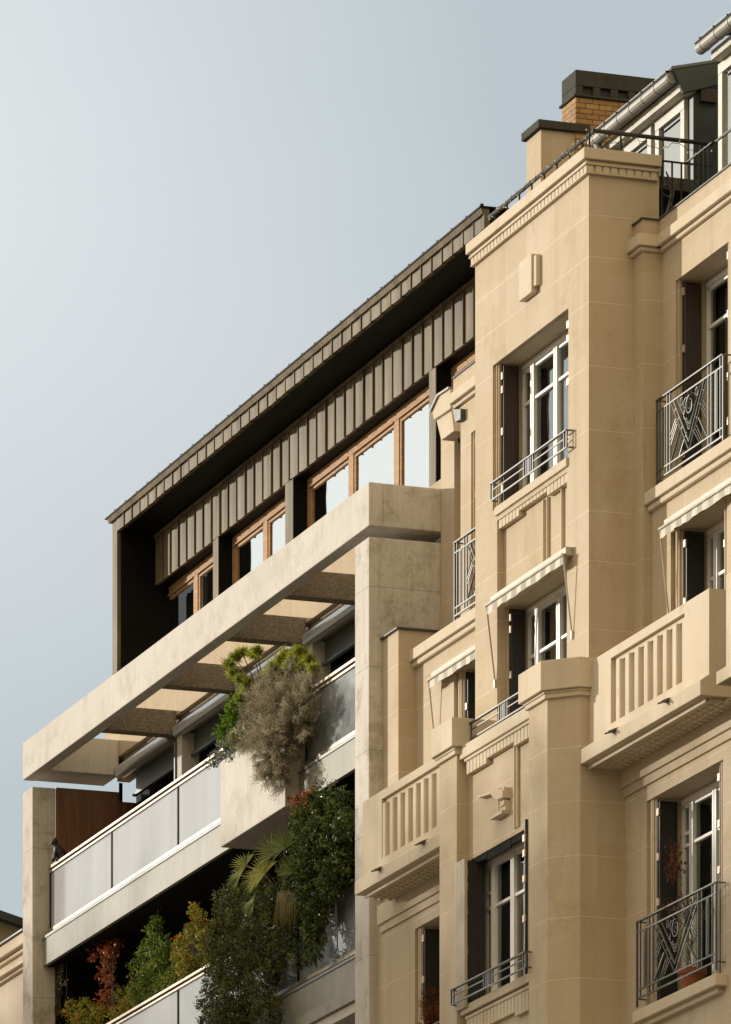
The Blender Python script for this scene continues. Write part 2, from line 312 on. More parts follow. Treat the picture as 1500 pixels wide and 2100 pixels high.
def window(par, x0, x1, z0, z1, y, posts, bars, f=lambda v: v, curtain=None, fw=.055, transom=None, pane=None, room=True, mat=None):
    mat = mat or WHITE; fr = MB(); d = .07
    for a, b in ((x0, x0+fw), (x1-fw, x1)): fr.box(f(a), f(b), y, y+d, z0, z1)
    fr.box(f(x0+fw), f(x1-fw), y, y+d, z1-fw*1.5, z1); fr.box(f(x0+fw), f(x1-fw), y, y+d, z0, z0+fw)
    fr.box(f(x0+fw), f(x1-fw), y-.02, y, z1-fw*1.35, z1-fw*.6)
    edges = [x0+fw]+[p for q in posts for p in (q-.06, q+.06)]+[x1-fw]
    for q in posts:
        fr.box(f(q-.062), f(q-.008), y-.012, y+d-.01, z0+fw, z1-fw*1.5); fr.box(f(q+.008), f(q+.062), y-.012, y+d-.01, z0+fw, z1-fw*1.5); fr.box(f(q-.007), f(q+.007), y+.004, y+d-.02, z0+fw, z1-fw*1.5)
    for i in range(0, len(edges), 2):
        a, b = edges[i], edges[i+1]; s = .032
        if i == 0: fr.box(f(a), f(a+s), y+.008, y+d-.01, z0+fw, z1-fw*1.5)
        if i == len(edges)-2: fr.box(f(b-s), f(b), y+.008, y+d-.01, z0+fw, z1-fw*1.5)
        fr.box(f(a), f(b), y+.008, y+d-.012, z0+fw, z0+fw+.07); fr.box(f(a), f(b), y+.008, y+d-.012, z1-fw*1.5-.04, z1-fw*1.5)
        for zb in bars: fr.box(f(a), f(b), y+.004, y+d-.016, zb-.02, zb+.02)
        if transom and i == 0: fr.box(f(a), f(b), y+.004, y+d-.016, transom-.02, transom+.02)
    o = fr.build('window', mat, par, bevel=.005)
    MB().quad((f(x0+.01), y+.035, z0+.01), (f(x1-.01), y+.035, z0+.01), (f(x1-.01), y+.035, z1-.01), (f(x0+.01), y+.035, z1-.01)).build('pane', pane or PANE, o)
    if room:
        a, b = x0+.02, x1-.02; r = MB()
        yb = y+1.3; y2 = y+d+.01
        r.quad((f(a), yb, z0), (f(b), yb, z0), (f(b), yb, z1), (f(a), yb, z1))
        for p in (a, b): r.quad((f(p), y2, z0), (f(p), yb, z0), (f(p), yb, z1), (f(p), y2, z1))
        for q in (z0, z1): r.quad((f(a), y2, q), (f(b), y2, q), (f(b), yb, q), (f(a), yb, q))
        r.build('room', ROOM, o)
    for (a, b, h) in curtain or ():
        cu = MB(); n = max(6, int(abs(b-a)/.045)); z1c = z1-.08; zb = z1c-(z1c-z0)*h
        pts = [(f(a+(b-a)*k/n), y+.20+.028*math.sin(k*1.9)+.012*math.sin(k*.7)) for k in range(n+1)]
        for p, q in zip(pts, pts[1:]): cu.quad((p[0], p[1], zb), (q[0], q[1], zb), (q[0], q[1], z1c), (p[0], p[1], z1c))
        cu.build('curtain', CURT, o, smooth=True)
    return o
def shutter(par, xa, side, y0, y1, z0, z1, mat, zh, f=lambda v: v, hm=None, out=0):
    """leaf stack folded into the reveal; side +1 stands to the right of jamb xa, -1 to its left"""
    s = MB(); t = .055
    s.box(f(xa), f(xa+side*t*.42), y0, y1, z0, z1); s.box(f(xa+side*t*.5), f(xa+side*t), y0+.01, y1-.02, z0+.015, z1-.015)
    n = 5
    for k in range(n): s.box(f(xa+side*t), f(xa+side*(t+.006)), y0+.02+(y1-y0-.06)*k/n, y0+.014+(y1-y0-.06)*(k+.82)/n, z0+.03, z1-.03)
    o = s.build('shutter', mat, par, bevel=.003)
    for z in zh: MB().box(f(xa-side*.004), f(xa+side*(t+.014)), y0-.012, y0+.012, z-.045, z+.045).build('hinge', hm or HINGE, o, bevel=.003)
    return o
def guard(par, x0, x1, y, z0, z1, yw, f=lambda v: v):
    """low window guard: three rails and a hammered centre panel"""
    g = MB(); h = z1-z0; zm = z0+h*.56; u = lambda t: x0+(x1-x0)*t
    g.box(f(x0), f(x1), y-.02, y+.02, z1-.016, z1); g.box(f(x0), f(x1), y-.009, y+.009, z0, z0+.018)
    for a, b in ((.035, .445), (.565, .965)): g.box(f(u(a)), f(u(b)), y-.007, y+.007, zm-.007, zm+.007)
    for t in (.0, .035, .445, .475, .565, .535, .965, 1.0): g.box(f(u(t)-.009), f(u(t)+.009), y-.009, y+.009, z0+.018, z1-.016)
    for xe in (x0, x1):
        for z in (z0+.009, z1-.009): g.box(f(xe)-.009, f(xe)+.009, y+.021, yw, z-.009, z+.009)
    o = g.build('window_guard', IRON, par)
    p = MB(); p.box(f(u(.488)), f(u(.522)), y-.004, y+.004, z0+.018, z1-.016)
    for k in range(22): p.box(f(u(.488)), f(u(.522)), y-.009, y-.004, z0+.02+(h-.045)*k/22, z0+.02+(h-.045)*(k+.6)/22)
    p.build('centre_panel', IRON, o); return o
def spiral(cx, cz, r, turns, n, y, ph=0, fz=1.0): return [(cx+r*(1-.93*k/n)*math.cos(ph+turns*2*math.pi*k/n), y, cz+fz*r*(1-.93*k/n)*math.sin(ph+turns*2*math.pi*k/n)) for k in range(n+1)]
def deco_rail(par, x0, x1, y, z0, z1, yw, f=lambda v: v, leg=0):
    g = MB(); W = x1-x0; H = z1-z0; U = lambda u: f(x0+W*u); V = lambda v: z0+H*v
    g.box(U(0), U(1), y-.022, y+.022, V(1)-.016, V(1)); g.box(U(0), U(1), y-.010, y+.010, z0, z0+.02)
    for v in (.855, .115): g.box(U(0), U(1), y-.009, y+.009, V(v)-.009, V(v)+.009)
    for u in (0, 1): g.box(U(u)-.012, U(u)+.012, y-.012, y+.012, z0-leg, V(1)-.016)
    for u in (.16, .205, .78, .825, .043, .957): g.box(U(u)-.0085, U(u)+.0085, y-.0085, y+.0085, z0+.02, V(1)-.016)
    for u in (.105, .895):
        g.box(U(u)-.024, U(u)+.024, y-.004, y+.004, V(.115), V(.855))
        for k in range(34): g.box(U(u)-.017, U(u)+.017, y-.011, y-.0045, V(.13+.71*k/34), V(.13+.71*(k+.6)/34))
        for s in (-.036, .036): g.box(U(u)+s-.005, U(u)+s+.005, y-.006, y+.006, V(.115), V(.855))
    for u in (0, 1):
        for v in (.985, .0): g.box(U(u)-.009, U(u)+.009, y+.02, yw, V(v), V(v)+.016)
    o = g.build('balcony_railing', IRON, par)
    m = MB(); P = lambda u, v: (U(u), y, V(v))
    for tl, bt, tv, bv, r in ((.213, .49, .855, .114, .0085), (.26, .49, .85, .222, .014), (.314, .49, .85, .372, .0085)):
        m.tube([P(tl, tv), P(bt, bv)], r, 4); m.tube([P(.985-tl, tv), P(bt, bv)], r, 4)
    for s in (0, 1):
        q = (lambda u: u) if not s else (lambda u: .985-u)
        for a, b, r in ((((.287, .617), (.213, .459), .006)), ((.300, .575), (.213, .395), .006), ((.312, .535), (.213, .33), .006), ((.351, .436), (.218, .125), .013), ((.385, .365), (.285, .12), .006), ((.40, .328), (.310, .12), .006), ((.415, .29), (.335, .12), .006)):
            m.tube([P(q(a[0]), a[1]), P(q(b[0]), b[1])], r, 4)
        for u_, v_ in ((.262, .70), (.318, .57), (.374, .44), (.43, .31)): m.tube([P(q(u_), v_), P(q(u_+.028), v_+.045)], .005, 4)
    m.build('chevron', IRON, o)
    ro = MB(); c0, cz = x0+W*.495, V(.67); fx = 1.0
    def curve(pts, r): ro.tube([(f(p[0]), p[1], p[2]) for p in pts], r, 5)
    curve(spiral(c0, cz, .115, 2.3, 46, y, 1.5), .0065)
    for k in range(6):
        a = .5+k*1.047; pc = (c0+.125*math.cos(a), cz+.135*math.sin(a)-.02); curve([(pc[0]+.062*math.cos(a-1.7+t*3.4/8), y, pc[1]+.062*math.sin(a-1.7+t*3.4/8)) for t in range(9)], .006)
    for s in (-1, 1): curve(spiral(c0+s*.235, V(.765), .055, 1.8, 26, y, 1.0), .0055)
    for v, wd in ((.50, .10), (.45, .075), (.405, .05)): curve([(c0+wd*math.cos(t*math.pi/8), y, V(v)-.028*math.sin(t*math.pi/8)) for t in range(9)], .0055)
    ro.build('rosette', IRON, o); return o
def awning(par, x0, x1, zt, y, f=lambda v: v, proj=.13, armlen=.95, tiny=0):
    a = MB(); n = 40
    a.box(f(x0+.03), f(x1), y-.095, y-.002, zt-.05, zt+.05)
    o = a.build('awning', plain('awning_box', (.50, .45, .36), .6), par, bevel=.006)
    v = MB(); z0 = zt-.055; yv = y-proj
    for k in range(n):
        xa, xb = x0+(x1-x0)*k/n, x0+(x1-x0)*(k+1)/n; sc = lambda t: z0-.105-.006*math.sin(t*6.283*3.3+.5)-.004*math.sin(t*6.283*9)
        ya, yb = yv+.006*math.sin(k*1.3), yv+.006*math.sin((k+1)*1.3)
        v.quad((f(xa), ya, sc(k/n)), (f(xb), yb, sc((k+1)/n)), (f(xb), yv, z0), (f(xa), yv, z0))
    v.quad((f(x0), yv, z0), (f(x1), yv, z0), (f(x1), y-.05, zt+.01), (f(x0), y-.05, zt+.01))
    v.build('valance', STRIPE, o)
    b = MB(); b.tube([(f(x0-.01), yv-.008, z0+.004), (f(x1+.01), yv-.008, z0+.004)], .017, 8); b.build('front_bar', plain('awning_bar', (.56, .51, .42), .45, .3), o)
    for xe in (x0, x1): MB().tube([(f(xe), yv, z0), (f(xe), y-.015, z0-armlen)], .012, 6).box(f(xe)-.018, f(xe)+.018, y-.03, y+.0, z0-armlen-.05, z0-armlen+.05).build('arm', plain('awning_arm', (.50, .46, .38), .5, .3), o)
    return o
def dentils(par, x0, x1, z0, z1, y, yb, f=lambda v: v, pitch=.118, gap=.016, steps=None):
    d = MB(); n = max(1, round((x1-x0)/pitch)); p = (x1-x0)/n
    for k in range(n):
        zz = z0 if not steps else z0+steps((k+.5)/n); d.box(f(x0+p*k+gap/2), f(x0+p*(k+1)-gap/2), y, yb+.001, zz, z1)
        d.box(f(x0+p*k), f(x0+p*(k+1)), y+.022, yb, zz+.004, z1)
    return d.build('dentil_band', TRIM, par, bevel=.004)
# ---- tower
zc0, zc1 = Z(1198, 324, T-.095), Z(1198, 301, T-.095)
uw = (X(1011, T), X(1166, T), Z(1021, 1041, T), 24.697)                 # upper window opening
rz1 = Z(1023, 1084, T)                                                # top of recessed panel (under the dentils)
zled = 19.92                                                          # ledge above the lower tower window
rx0, rx1 = X(1020, T), X(1163, T)
tw = MB(); sb = .055
wall(tw, TX0, TX1, zled-.05, zc0, T, [(*uw, sb), (rx0, rx1, zled-.05, uw[2]-.16, .085)])
a, b = jambs(tw, *uw, T, .34)
mwz = (20.0, Z(1029, 1250, T+.085))                                   # middle window
wall(tw, rx0, rx1, zled-.05, uw[2]-.16, T+.085, [(rx0+.03, rx1-.03, mwz[0], mwz[1], .03)])
a2, b2 = jambs(tw, rx0+.03, rx1-.03, mwz[0], mwz[1], T+.085, .27, w=.06, s=.03)
tw.quad((TX1, T, zled-.3), (TX1, 29.4, zled-.3), (TX1, 29.4, zc0), (TX1, T, zc0)); tw.quad((TX0, T, zled-.3), (TX0, 29.4, zled-.3), (TX0, 29.4, zc0), (TX0, T, zc0))
tw.build('wall', STONE, SB)
def window3(z0, z1, x0, x1, y, bars, cur, **k):
    w_ = x1-x0; return window(SB, x0, x1, z0, z1, y, [x0+w_*.165, x0+w_*.5, x0+w_*.835], bars, curtain=cur, **k)
zu = lambda px, py: Z(px, py, T+.36)
window3(uw[2], uw[3], a, b, T+.34, [zu(1120, 800)], [(a+.40+.52, a+1.22, 1), (a+1.33, b-.5, 1)])
window3(mwz[0], mwz[1], a2, b2, T+.355, [zu(1120, 1328)], [(a2+.9, a2+1.2, 1), (a2+1.33, b2-.45, .82)])
zh = [Z(1024, q, T+.05) for q in (773, 801, 887, 1003)]
shutter(SB, a, 1, T+.075, T+.30, uw[2]+.01, uw[3]-.015, BROWN, zh); shutter(SB, b, -1, T+.05, T+.30, uw[2]+.01, uw[3]-.015, BROWN, zh)
zh2 = [Z(1026, q, T+.1) for q in (1278, 1302, 1395)]
shutter(SB, a2, 1, T+.125, T+.33, mwz[0]+.01, mwz[1]-.03, BLACK, zh2); shutter(SB, b2, -1, T+.12, T+.33, mwz[0]+.01, mwz[1]-.03, BLACK, zh2)
MB().box(uw[0]+.13, uw[1]+.0, T-.03, T+.3, uw[2]-.10, uw[2]+.004).build('sill', TRIM, SB, bevel=.006)
st_ = lambda t: 0 if t < .30 or t > .70 else .055
dentils(SB, rx0+.02, rx1-.001, rz1, uw[2]-.16, T+.012, T+.085, steps=st_)
MB().box(rx0+.01, rx1, T+.002, T+.084, uw[2]-.159, uw[2]-.125).build('fillet', TRIM, SB, bevel=.004)
for q in (.60, .655, .86): MB().box(rx0+(rx1-rx0)*q, rx0+(rx1-rx0)*q+.028, T+.045, T+.085, mwz[1]+.05, rz1+.02).build('panel_rib', TRIM, SB, bevel=.008)
guard(SB, X(1007, T-.08), X(1163, T-.08), T-.08, Z(1008, 1028, T-.08), Z(1007, 992, T-.08), T)
awning(SB, X(998, T-.13), X(1155, T-.13), Z(1155, 1132, T-.1), T)
# keystone block high on the tower
kb = MB(); ky = T-.085
kb.box(X(1064, ky), X(1090, ky), ky, T, Z(1064, 619, ky), Z(1064, 540, ky)); kb.box(X(1090, ky)+.004, X(1090, ky)+.10, T-.06, T, Z(1090, 588, ky), Z(1090, 526, ky))
kb.build('keystone', TRIM, SB, bevel=.008)
# coping, cove and dentils
def around(mb, o, z0, z1, yb=29.4, x0=TX0, x1=TX1, y=T): mb.prism([(x0-o, y-o), (x1+o, y-o), (x1+o, yb), (x0-o, yb)], 'z', z0, z1); return mb
yb = 29.4
around(MB(), .095, zc0, zc1, yb).build('coping', TRIM, SB, bevel=.008)
zf0, zd0 = Z(1204, 336, T-.05), Z(1204.5, 355, T-.035)
around(MB(), .05, zf0+.03, zc0-.002, yb-.01).build('fillet', TRIM, SB, bevel=.02); around(MB(), .065, zf0, zf0+.029, yb-.02).build('fillet', TRIM, SB, bevel=.006)
dd = MB(); n = 34; p = (TX1-TX0+.09)/n
for k in range(n): dd.box(TX0-.045+p*k+.01, TX0-.045+p*(k+1)-.01, T-.045, T+.02, zd0+.02, zf0-.002)
n2 = 9; p2 = (yb-.03-T+.045)/n2
for k in range(n2): dd.box(TX1-.02, TX1+.045, T-.045+p2*k+.012, T-.045+p2*(k+1)-.012, zd0+.02, zf0-.002)
dd.build('dentil_band', TRIM, SB, bevel=.004); around(MB(), .048, zd0, zd0+.019, yb-.03).build('fillet', TRIM, SB, bevel=.005)
around(MB(), .022, zd0+.018, zf0+.001, yb-.031).build('fillet', TRIM, SB)
# ---- lower tower: panel between two buttresses
xi = X(1085, B); xo = X(1123, B); mir = lambda v: 2*CX-v; ident = lambda v: v
LP = 28.15
lw = (X(960, LP), X(1083, LP), 16.72, 18.53)
lp = MB(); wall(lp, mir(xi), xi, 11.0, zled, LP, [(*lw, .03)]); a3, b3 = jambs(lp, *lw, LP, .20, w=.03, s=.03); lp.build('wall', STONE, SB)
window3(lw[2], lw[3], a3, b3, LP+.20, [Z(1030, 1852, LP+.23)], [(a3+1.3, b3-.1, 1)], transom=lw[3]-.42)
MB().box(mir(xi)+.001, xi-.001, LP-.11, LP+.34, lw[2]-.11, lw[2]-.002).build('sill', TRIM, SB, bevel=.01)
dentils(SB, mir(xi)+.10, xi-.01, lw[2]-.42, lw[2]-.17, LP-.06, LP, steps=st_); MB().box(mir(xi)+.09, xi-.005, LP-.075, LP, lw[2]-.169, lw[2]-.13).build('fillet', TRIM, SB, bevel=.004)
zh3 = [Z(963, q, LP) for q in (1796, 1826, 1877, 1957, 2037)]
so_ = shutter(SB, X(957, 28.03)-.055, 1, 28.035, LP+.14, lw[2]+.03, lw[3]-.04, BLACK, [z for z in zh3]); shutter(SB, b3+.03, -1, LP-.035, LP+.18, lw[2]+.03, lw[3]+.10, BLACK, [z+.06 for z in zh3])
sl_ = MB(); xs0 = X(937, 28.02); xw = (X(957, 28.02)-xs0)/7
for k in range(7): sl_.box(xs0+xw*k, xs0+xw*(k+.86), 27.995, 28.02, lw[2]-.05, lw[3]-.03)
sl_.box(xs0, xs0+xw*7, 28.015, 28.034, lw[2]-.05, lw[3]-.03).build('shutter', plain('slatted_shutter', (.47, .40, .29), .6), SB, bevel=.004)
gy = 27.93; guard(SB, X(926, gy), X(1079, gy), gy, Z(926, 2063, gy), Z(925, 2030, gy), LP)
zt = zled-.155
MB().box(mir(xi)+.001, xi-.001, 28.03, T+.4, zt, zled).build('ledge', TRIM, SB, bevel=.01)
dentils(SB, mir(xi)+.12, xi-.02, zt-.20, zt-.04, LP-.07, LP, steps=st_); MB().box(mir(xi)+.10, xi-.01, LP-.09, LP, zt-.039, zt-.002).build('fillet', TRIM, SB, bevel=.004)
for q in (.665, .705, .90): MB().box(mir(xi)+(xi-mir(xi))*q, mir(xi)+(xi-mir(xi))*q+.03, LP-.035, LP, lw[3]+.06, zt-.16).build('panel_rib', TRIM, SB, bevel=.008)
gm = 28.14; g0 = X(962, gm); guard(SB, g0, mir(g0), gm, Z(963, 1519, gm), Z(962, 1484, gm), T)
# carved ornament on the panel
oy = LP-.06; on = MB()
q3 = lambda *ps: [(X(a_, oy), Z(a_, b_, oy)) for a_, b_ in ps]
on.prism(q3((981, 1634), (1010, 1624), (1012, 1628), (984, 1637)), 'y', oy-.03, LP); on.prism(q3((1010, 1624), (1024, 1616), (1038.2, 1621.4), (1038.2, 1635.4), (1026, 1641), (1017, 1634)), 'y', oy-.045, LP)
for k in range(3): on.prism(q3((1028, 1650-13*k+6), (1037, 1644-13*k+6), (1037, 1634-13*k+6), (1028, 1640-13*k+6)), 'y', oy-.02, LP)
for x_ in (1020, 1025): on.box(X(x_, oy), X(x_+2.4, oy), oy, LP, Z(x_, 1669, oy), Z(x_, 1634, oy))
on.prism(q3((1028, 1668), (1037, 1661), (1037, 1650), (1028, 1656)), 'y', oy, LP); on.prism(q3((1007, 1680), (1037, 1661), (1036, 1668), (1012, 1682)), 'y', oy-.045, LP)
on.build('carved_ornament', TRIM, SB)
# panel in the soffit under it: stepped metal lambrequin
lb = MB()
for k, (q0, q1, h) in enumerate(((0, .30, .16), (.30, .70, .22), (.70, 1, .16))): lb.box(a3+(b3-a3)*q0, a3+(b3-a3)*q1, LP+.012+.006*k, LP+.03+.006*k, lw[3]-h*.5, lw[3]-.001)
lb.build('window_valance', DARK, SB)
# buttresses with capitals
for f in (ident, mir):
    ys = 28.0; pl = lambda o: [(f(xi-o), ys-o), (f(xo+o*.41), ys-o), (f(-72.66+o), 28.30-o*.41), (f(-72.66+o), 29.30), (f(xi-o), 29.30)]
    zk0, zk1 = 19.919, 20.272
    MB().prism(pl(0), 'z', 10.5, zk0-.06).build('buttress', STONE, SB)
    MB().prism(pl(.04), 'z', zk0-.085, zk0-.03).prism(pl(.055), 'z', zk0-.031, zk0-.001).build('capital_neck', TRIM, SB, bevel=.006); MB().prism(pl(.10), 'z', zk0, zk1).build('capital', TRIM, SB, bevel=.008)
# ---- the two side bays, mirror images
xp = -72.591
WXL, WXR = -72.16, -70.53
for f in (ident, mir):
    left = f is mir
    # top storey pilaster strip, its stub and capital
    pz = [(f(TX1-.1), PL), (f(xp), PL), (f(xp), M1+.2), (f(TX1-.1), M1+.2)]
    zk = (Z(1309, 502, PL-.09), Z(1309, 478.5, PL-.09))
    MB().prism(pz, 'z', 19.0, zk[0]).build('pilaster', STONE, SB)
    cpz = lambda o: [(f(TX1-.1), PL-o), (f(xp+o), PL-o), (f(xp+o), M1+.2), (f(TX1-.1), M1+.2)]
    MB().prism(cpz(.05), 'z', zk[0]-.05, zk[0]-.001).build('capital_neck', TRIM, SB, bevel=.015); MB().prism(cpz(.093), 'z', zk[0], zk[1]).build('capital', TRIM, SB, bevel=.008)
    zp = Z(1350.7, 446, M1-.07)
    MB().prism(cpz(.0), 'z', zk[1]+.001, zp-.02).build('pilaster', STONE, SB); MB().prism(cpz(.03), 'z', zp-.02, zp).build('flashing', LEAD, SB, bevel=.01)
    XE = -69.05 if not left else -68.1                                  # outer end of the bay
    # top storey
    zl1, zl0 = 22.283, 22.137
    ow = (WXL, WXR, zl1, 24.709)
    m = MB(); wall(m, xp, XE if not left else mir(X(945, M1)), 22.1, zk[0]+.02, M1, [(*ow, .035)], f)
    xe1 = XE if not left else mir(X(945, M1))
    aa, bb = jambs(m, *ow, M1, .42, f, w=.055, s=.035)
    if left: m.quad((f(xe1), M1, 22.1), (f(xe1), M1+1, 22.1), (f(xe1), M1+1, zk[0]), (f(xe1), M1, zk[0]))
    m.build('wall', STONE, SB)
    window(SB, aa, bb, ow[2], ow[3], M1+.36, [aa+.93], [Z(1470, 665, M1+.4)], f, curtain=[(aa+.12, aa+.5, 1)])
    zh4 = [Z(1388, q, M1+.05) for q in (607, 724, 850, 940)]
    shutter(SB, aa, 1, M1+.06, M1+.30, ow[2]+.02, ow[3]-.02, BROWN, zh4, f); shutter(SB, bb, -1, M1+.04, M1+.30, ow[2]+.02, ow[3]-.02, BROWN, [z+.02 for z in zh4], f)
    xe1_ = xe1; xe1 = xe1 if not left else mir(X(921, M1-.1))
    MB().box(f(xp+.0), f(xe1), M1-.10, M1+.02, zk[0], zk[1]).build('cornice', TRIM, SB, bevel=.012); MB().box(f(xp), f(xe1), M1-.05, M1+.02, zk[0]-.055, zk[0]-.002).build('fillet', TRIM, SB, bevel=.015)
    MB().box(f(xp), f(xe1), M1-.04, M1+.45, zk[1]+.001, zp-.02).build('parapet', STONE, SB); MB().box(f(xp), f(xe1), M1-.06, M1+.48, zp-.02, zp+.005).build('flashing', LEAD, SB, bevel=.01)
    # ledge and middle storey
    xl = xp+.0
    xe2 = XE if not left else mir(-80.85)
    MB().box(f(xl), f(xe2), 29.086, M1+.62, zl0, zl1).build('ledge', TRIM, SB, bevel=.01); MB().box(f(xl), f(xe2), 29.128, M2+.02, zl0-.075, zl0-.001).build('fillet', TRIM, SB, bevel=.02)
    deco_rail(SB, X(1348, 29.17), X(1484, 29.17), 29.17, Z(1351, 985, 29.17), Z(1348, 821, 29.17), M1, f, leg=.12)
    o2 = (-71.99, -70.25, 19.1, Z(1376, 1092, M2))
    m = MB(); wall(m, xp, xe2, 18.9, zl0-.06, M2, [(*o2, .06)], f); a4, b4 = jambs(m, *o2, M2, .42, f, w=.22, s=.06); m.build('wall', STONE, SB)
    for q in (.08, .15): MB().box(f(o2[0]+q), f(o2[0]+q+.03), M2+.035, M2+.061, o2[2], o2[3]-.002).build('jamb_moulding', TRIM, SB, bevel=.006); MB().box(f(o2[1]-q), f(o2[1]-q-.03), M2+.035, M2+.061, o2[2], o2[3]-.002).build('jamb_moulding', TRIM, SB, bevel=.006)
    window(SB, a4, b4, o2[2], o2[3], M2+.36, [a4+.30], [Z(1486, 1174, M2+.4)], f, curtain=[(a4+.5, a4+.95, 1)])
    shutter(SB, a4, 1, M2+.08, M2+.33, o2[2], o2[3]-.03, BLACK, [Z(1398, q, M2+.06) for q in (1117, 1236)], f); shutter(SB, b4, -1, M2+.08, M2+.33, o2[2], o2[3]-.03, BLACK, [20.5, 21.2], f)
    awning(SB, X(1354, M2-.13), X(1354, M2-.13)+2.35, Z(1354, 1080, M2-.1), M2, f, armlen=1.05)
    # balcony
    bx0, bx1 = -72.655, -68.92
    bal = MB(); BP = 28.41; op = (X(1253, BP), X(1404, BP), 19.351, 20.123); zb0, zb1 = 19.12, 20.233
    bx1p = bx1; d_ = .23
    wall(bal, bx0, bx1p, zb0, zb1, BP, [(*op, d_)], f); wall(bal, bx0, bx1p, zb0, zb1, BP+d_, [(*op, 0)], f)
    bal.quad((f(bx1p), BP, zb0), (f(bx1p), BP+d_, zb0), (f(bx1p), BP+d_, zb1), (f(bx1p), BP, zb1)); bal.quad((f(bx0), BP, zb1), (f(bx1p), BP, zb1), (f(bx1p), BP+d_, zb1), (f(bx0), BP+d_, zb1))
    bal.box(f(bx1p)-(.23 if not left else 0), f(bx1p)+(.0 if not left else .23), BP+d_+.001, M2, zb0, zb1-.003)
    bo = bal.build('balcony', TRIM, SB)
    zs0, zs1 = 19.014, 19.014+.17
    MB().prism([(28.30, zs0), (28.30, zs1), (BP, zs1+.075), (M3+.2, zs1+.075), (M3+.2, zs0+.0)], 'x', f(bx0), f(bx1+.004)).build('balcony_slab', TRIM, bo, bevel=.008)
    MB().box(f(bx0), f(bx1-.09), 28.40, 28.425, zs0-.055, zs0+.001).box(f(bx0), f(bx1-.09), 28.45, M3+.05, zs0-.03, zs0+.0005).build('drip_strip', TRIM, bo, bevel=.004)
    for j in range(3):                                                  # rows of small blocks under the slab
        xs_ = [bx0+.15+.08*(j % 2)]; pf = [(f(xs_[0]), zs0-.029)]
        for k in range(22):
            xq = bx0+.18+.162*k+.08*(j % 2); pf += [(f(xq), zs0-.0291), (f(xq), zs0-.055), (f(xq+.07), zs0-.055), (f(xq+.07), zs0-.0291)]
        pf += [(f(xq+.1), zs0-.029), (f(xq+.1), zs0-.02), (f(xs_[0]), zs0-.02)]
        MB().prism(pf, 'y', 28.52+.105*j, 28.565+.105*j).build('soffit_dentils', TRIM, bo)
    MB().box(f(op[0]), f(op[1]), BP+.05, BP+.12, op[3]-.06, op[3]-.002).build('rail_fillet', TRIM, bo)
    for k in range(9):
        xb = op[0]+.12+.2935*k
        if xb+.08 > op[1]: break
        MB().prism([(f(xb), BP+.20), (f(xb), BP+.045), (f(xb+.006), BP+.020), (f(xb+.02), BP+.010), (f(xb+.13), BP+.010), (f(xb+.144), BP+.020), (f(xb+.15), BP+.045), (f(xb+.15), BP+.20)], 'z', op[2]-.002, op[3]-.058).build('baluster', TRIM, bo, bevel=.004)
    for px, py in ((1256, 1499), (1365, 1437)):
        xs = X(px, 28.3); zz = Z(px, py, 28.3)
        MB().prism([(28.36, zz+.03), (28.27, zz-.0), (28.20, zz-.035), (28.195, zz-.055), (28.27, zz-.03), (28.36, zz)], 'x', f(xs), f(xs+.03)).prism([(28.36, zz+.03), (28.27, zz-.0), (28.20, zz-.035), (28.195, zz-.055), (28.27, zz-.03), (28.36, zz)], 'x', f(xs+.10), f(xs+.13)).box(f(xs+.03), f(xs+.10), 28.22, 28.36, zz-.035, zz-.02).build('drain_spout', plain('lead_spout', (.10, .085, .065), .5, .3), bo)
    # lower storey with three stepped bands under the balcony
    o3 = (-71.98, -69.63, 16.0, 18.482)
    xe3 = XE if not left else mir(-81.5)
    m = MB(); wall(m, -72.7, xe3, 10.0, 19.05, M3, [(*o3, .05)], f); a5, b5 = jambs(m, *o3, M3, .42, f, w=.18, s=.05); m.build('wall', STONE, SB)
    for q in (.06, .115): MB().box(f(o3[0]+q), f(o3[0]+q+.025), M3+.028, M3+.051, o3[2], o3[3]-.002).build('jamb_moulding', TRIM, SB, bevel=.006); MB().box(f(o3[1]-q), f(o3[1]-q-.025), M3+.028, M3+.051, o3[2], o3[3]-.002).build('jamb_moulding', TRIM, SB, bevel=.006)
    z1_, z2_ = Z(1350, 1574.5, M3-.06), Z(1350, 1596, M3-.03)
    xs3 = bx1+.25 if not left else xe3-.15
    MB().box(f(-72.7), f(xs3-.05), M3-.031, M3+.01, z2_, 19.03).build('band', STONE, SB, bevel=.004); MB().box(f(-72.7), f(xs3-.02), M3-.062, M3+.01, z1_, 19.02).build('band', STONE, SB, bevel=.004)
    window(SB, a5, b5, o3[2], o3[3], M3+.36, [a5+.34, a5+1.05], [Z(1435, 1723, M3+.4)], f, transom=o3[3]-.42)
    shutter(SB, a5, 1, M3+.06, M3+.31, o3[2]+.02, o3[3]-.03, BLACK, [Z(1349, q, M3+.05) for q in (1665, 1757, 1850)], f); shutter(SB, b5, -1, M3+.04, M3+.31, o3[2]+.02, o3[3]-.03, BLACK, [Z(1475, q, M3+.05) for q in (1595, 1690, 1785)], f)
    MB().box(f(-72.07), f(-69.5), 28.73, M3+.36, 15.865, 16.001).box(f(-71.95), f(-69.62), 28.80, M3+.02, 15.80, 15.864).build('sill', TRIM, SB, bevel=.008)
    dr = 28.765; deco_rail(SB, X(1307, dr), X(1469, dr), dr, Z(1308, 2050, dr), Z(1307, 1890, dr), M3, f, leg=.09)
    for zz in (17.62,):
        MB().box(f(-72.66), f(o3[0]), M3-.022, M3+.01, 15.0, zz).box(f(o3[1]+.0), f(o3[1]+.5), M3-.022, M3+.01, 15.0, zz+.0).build('band', STONE, SB, bevel=.004) if False else None
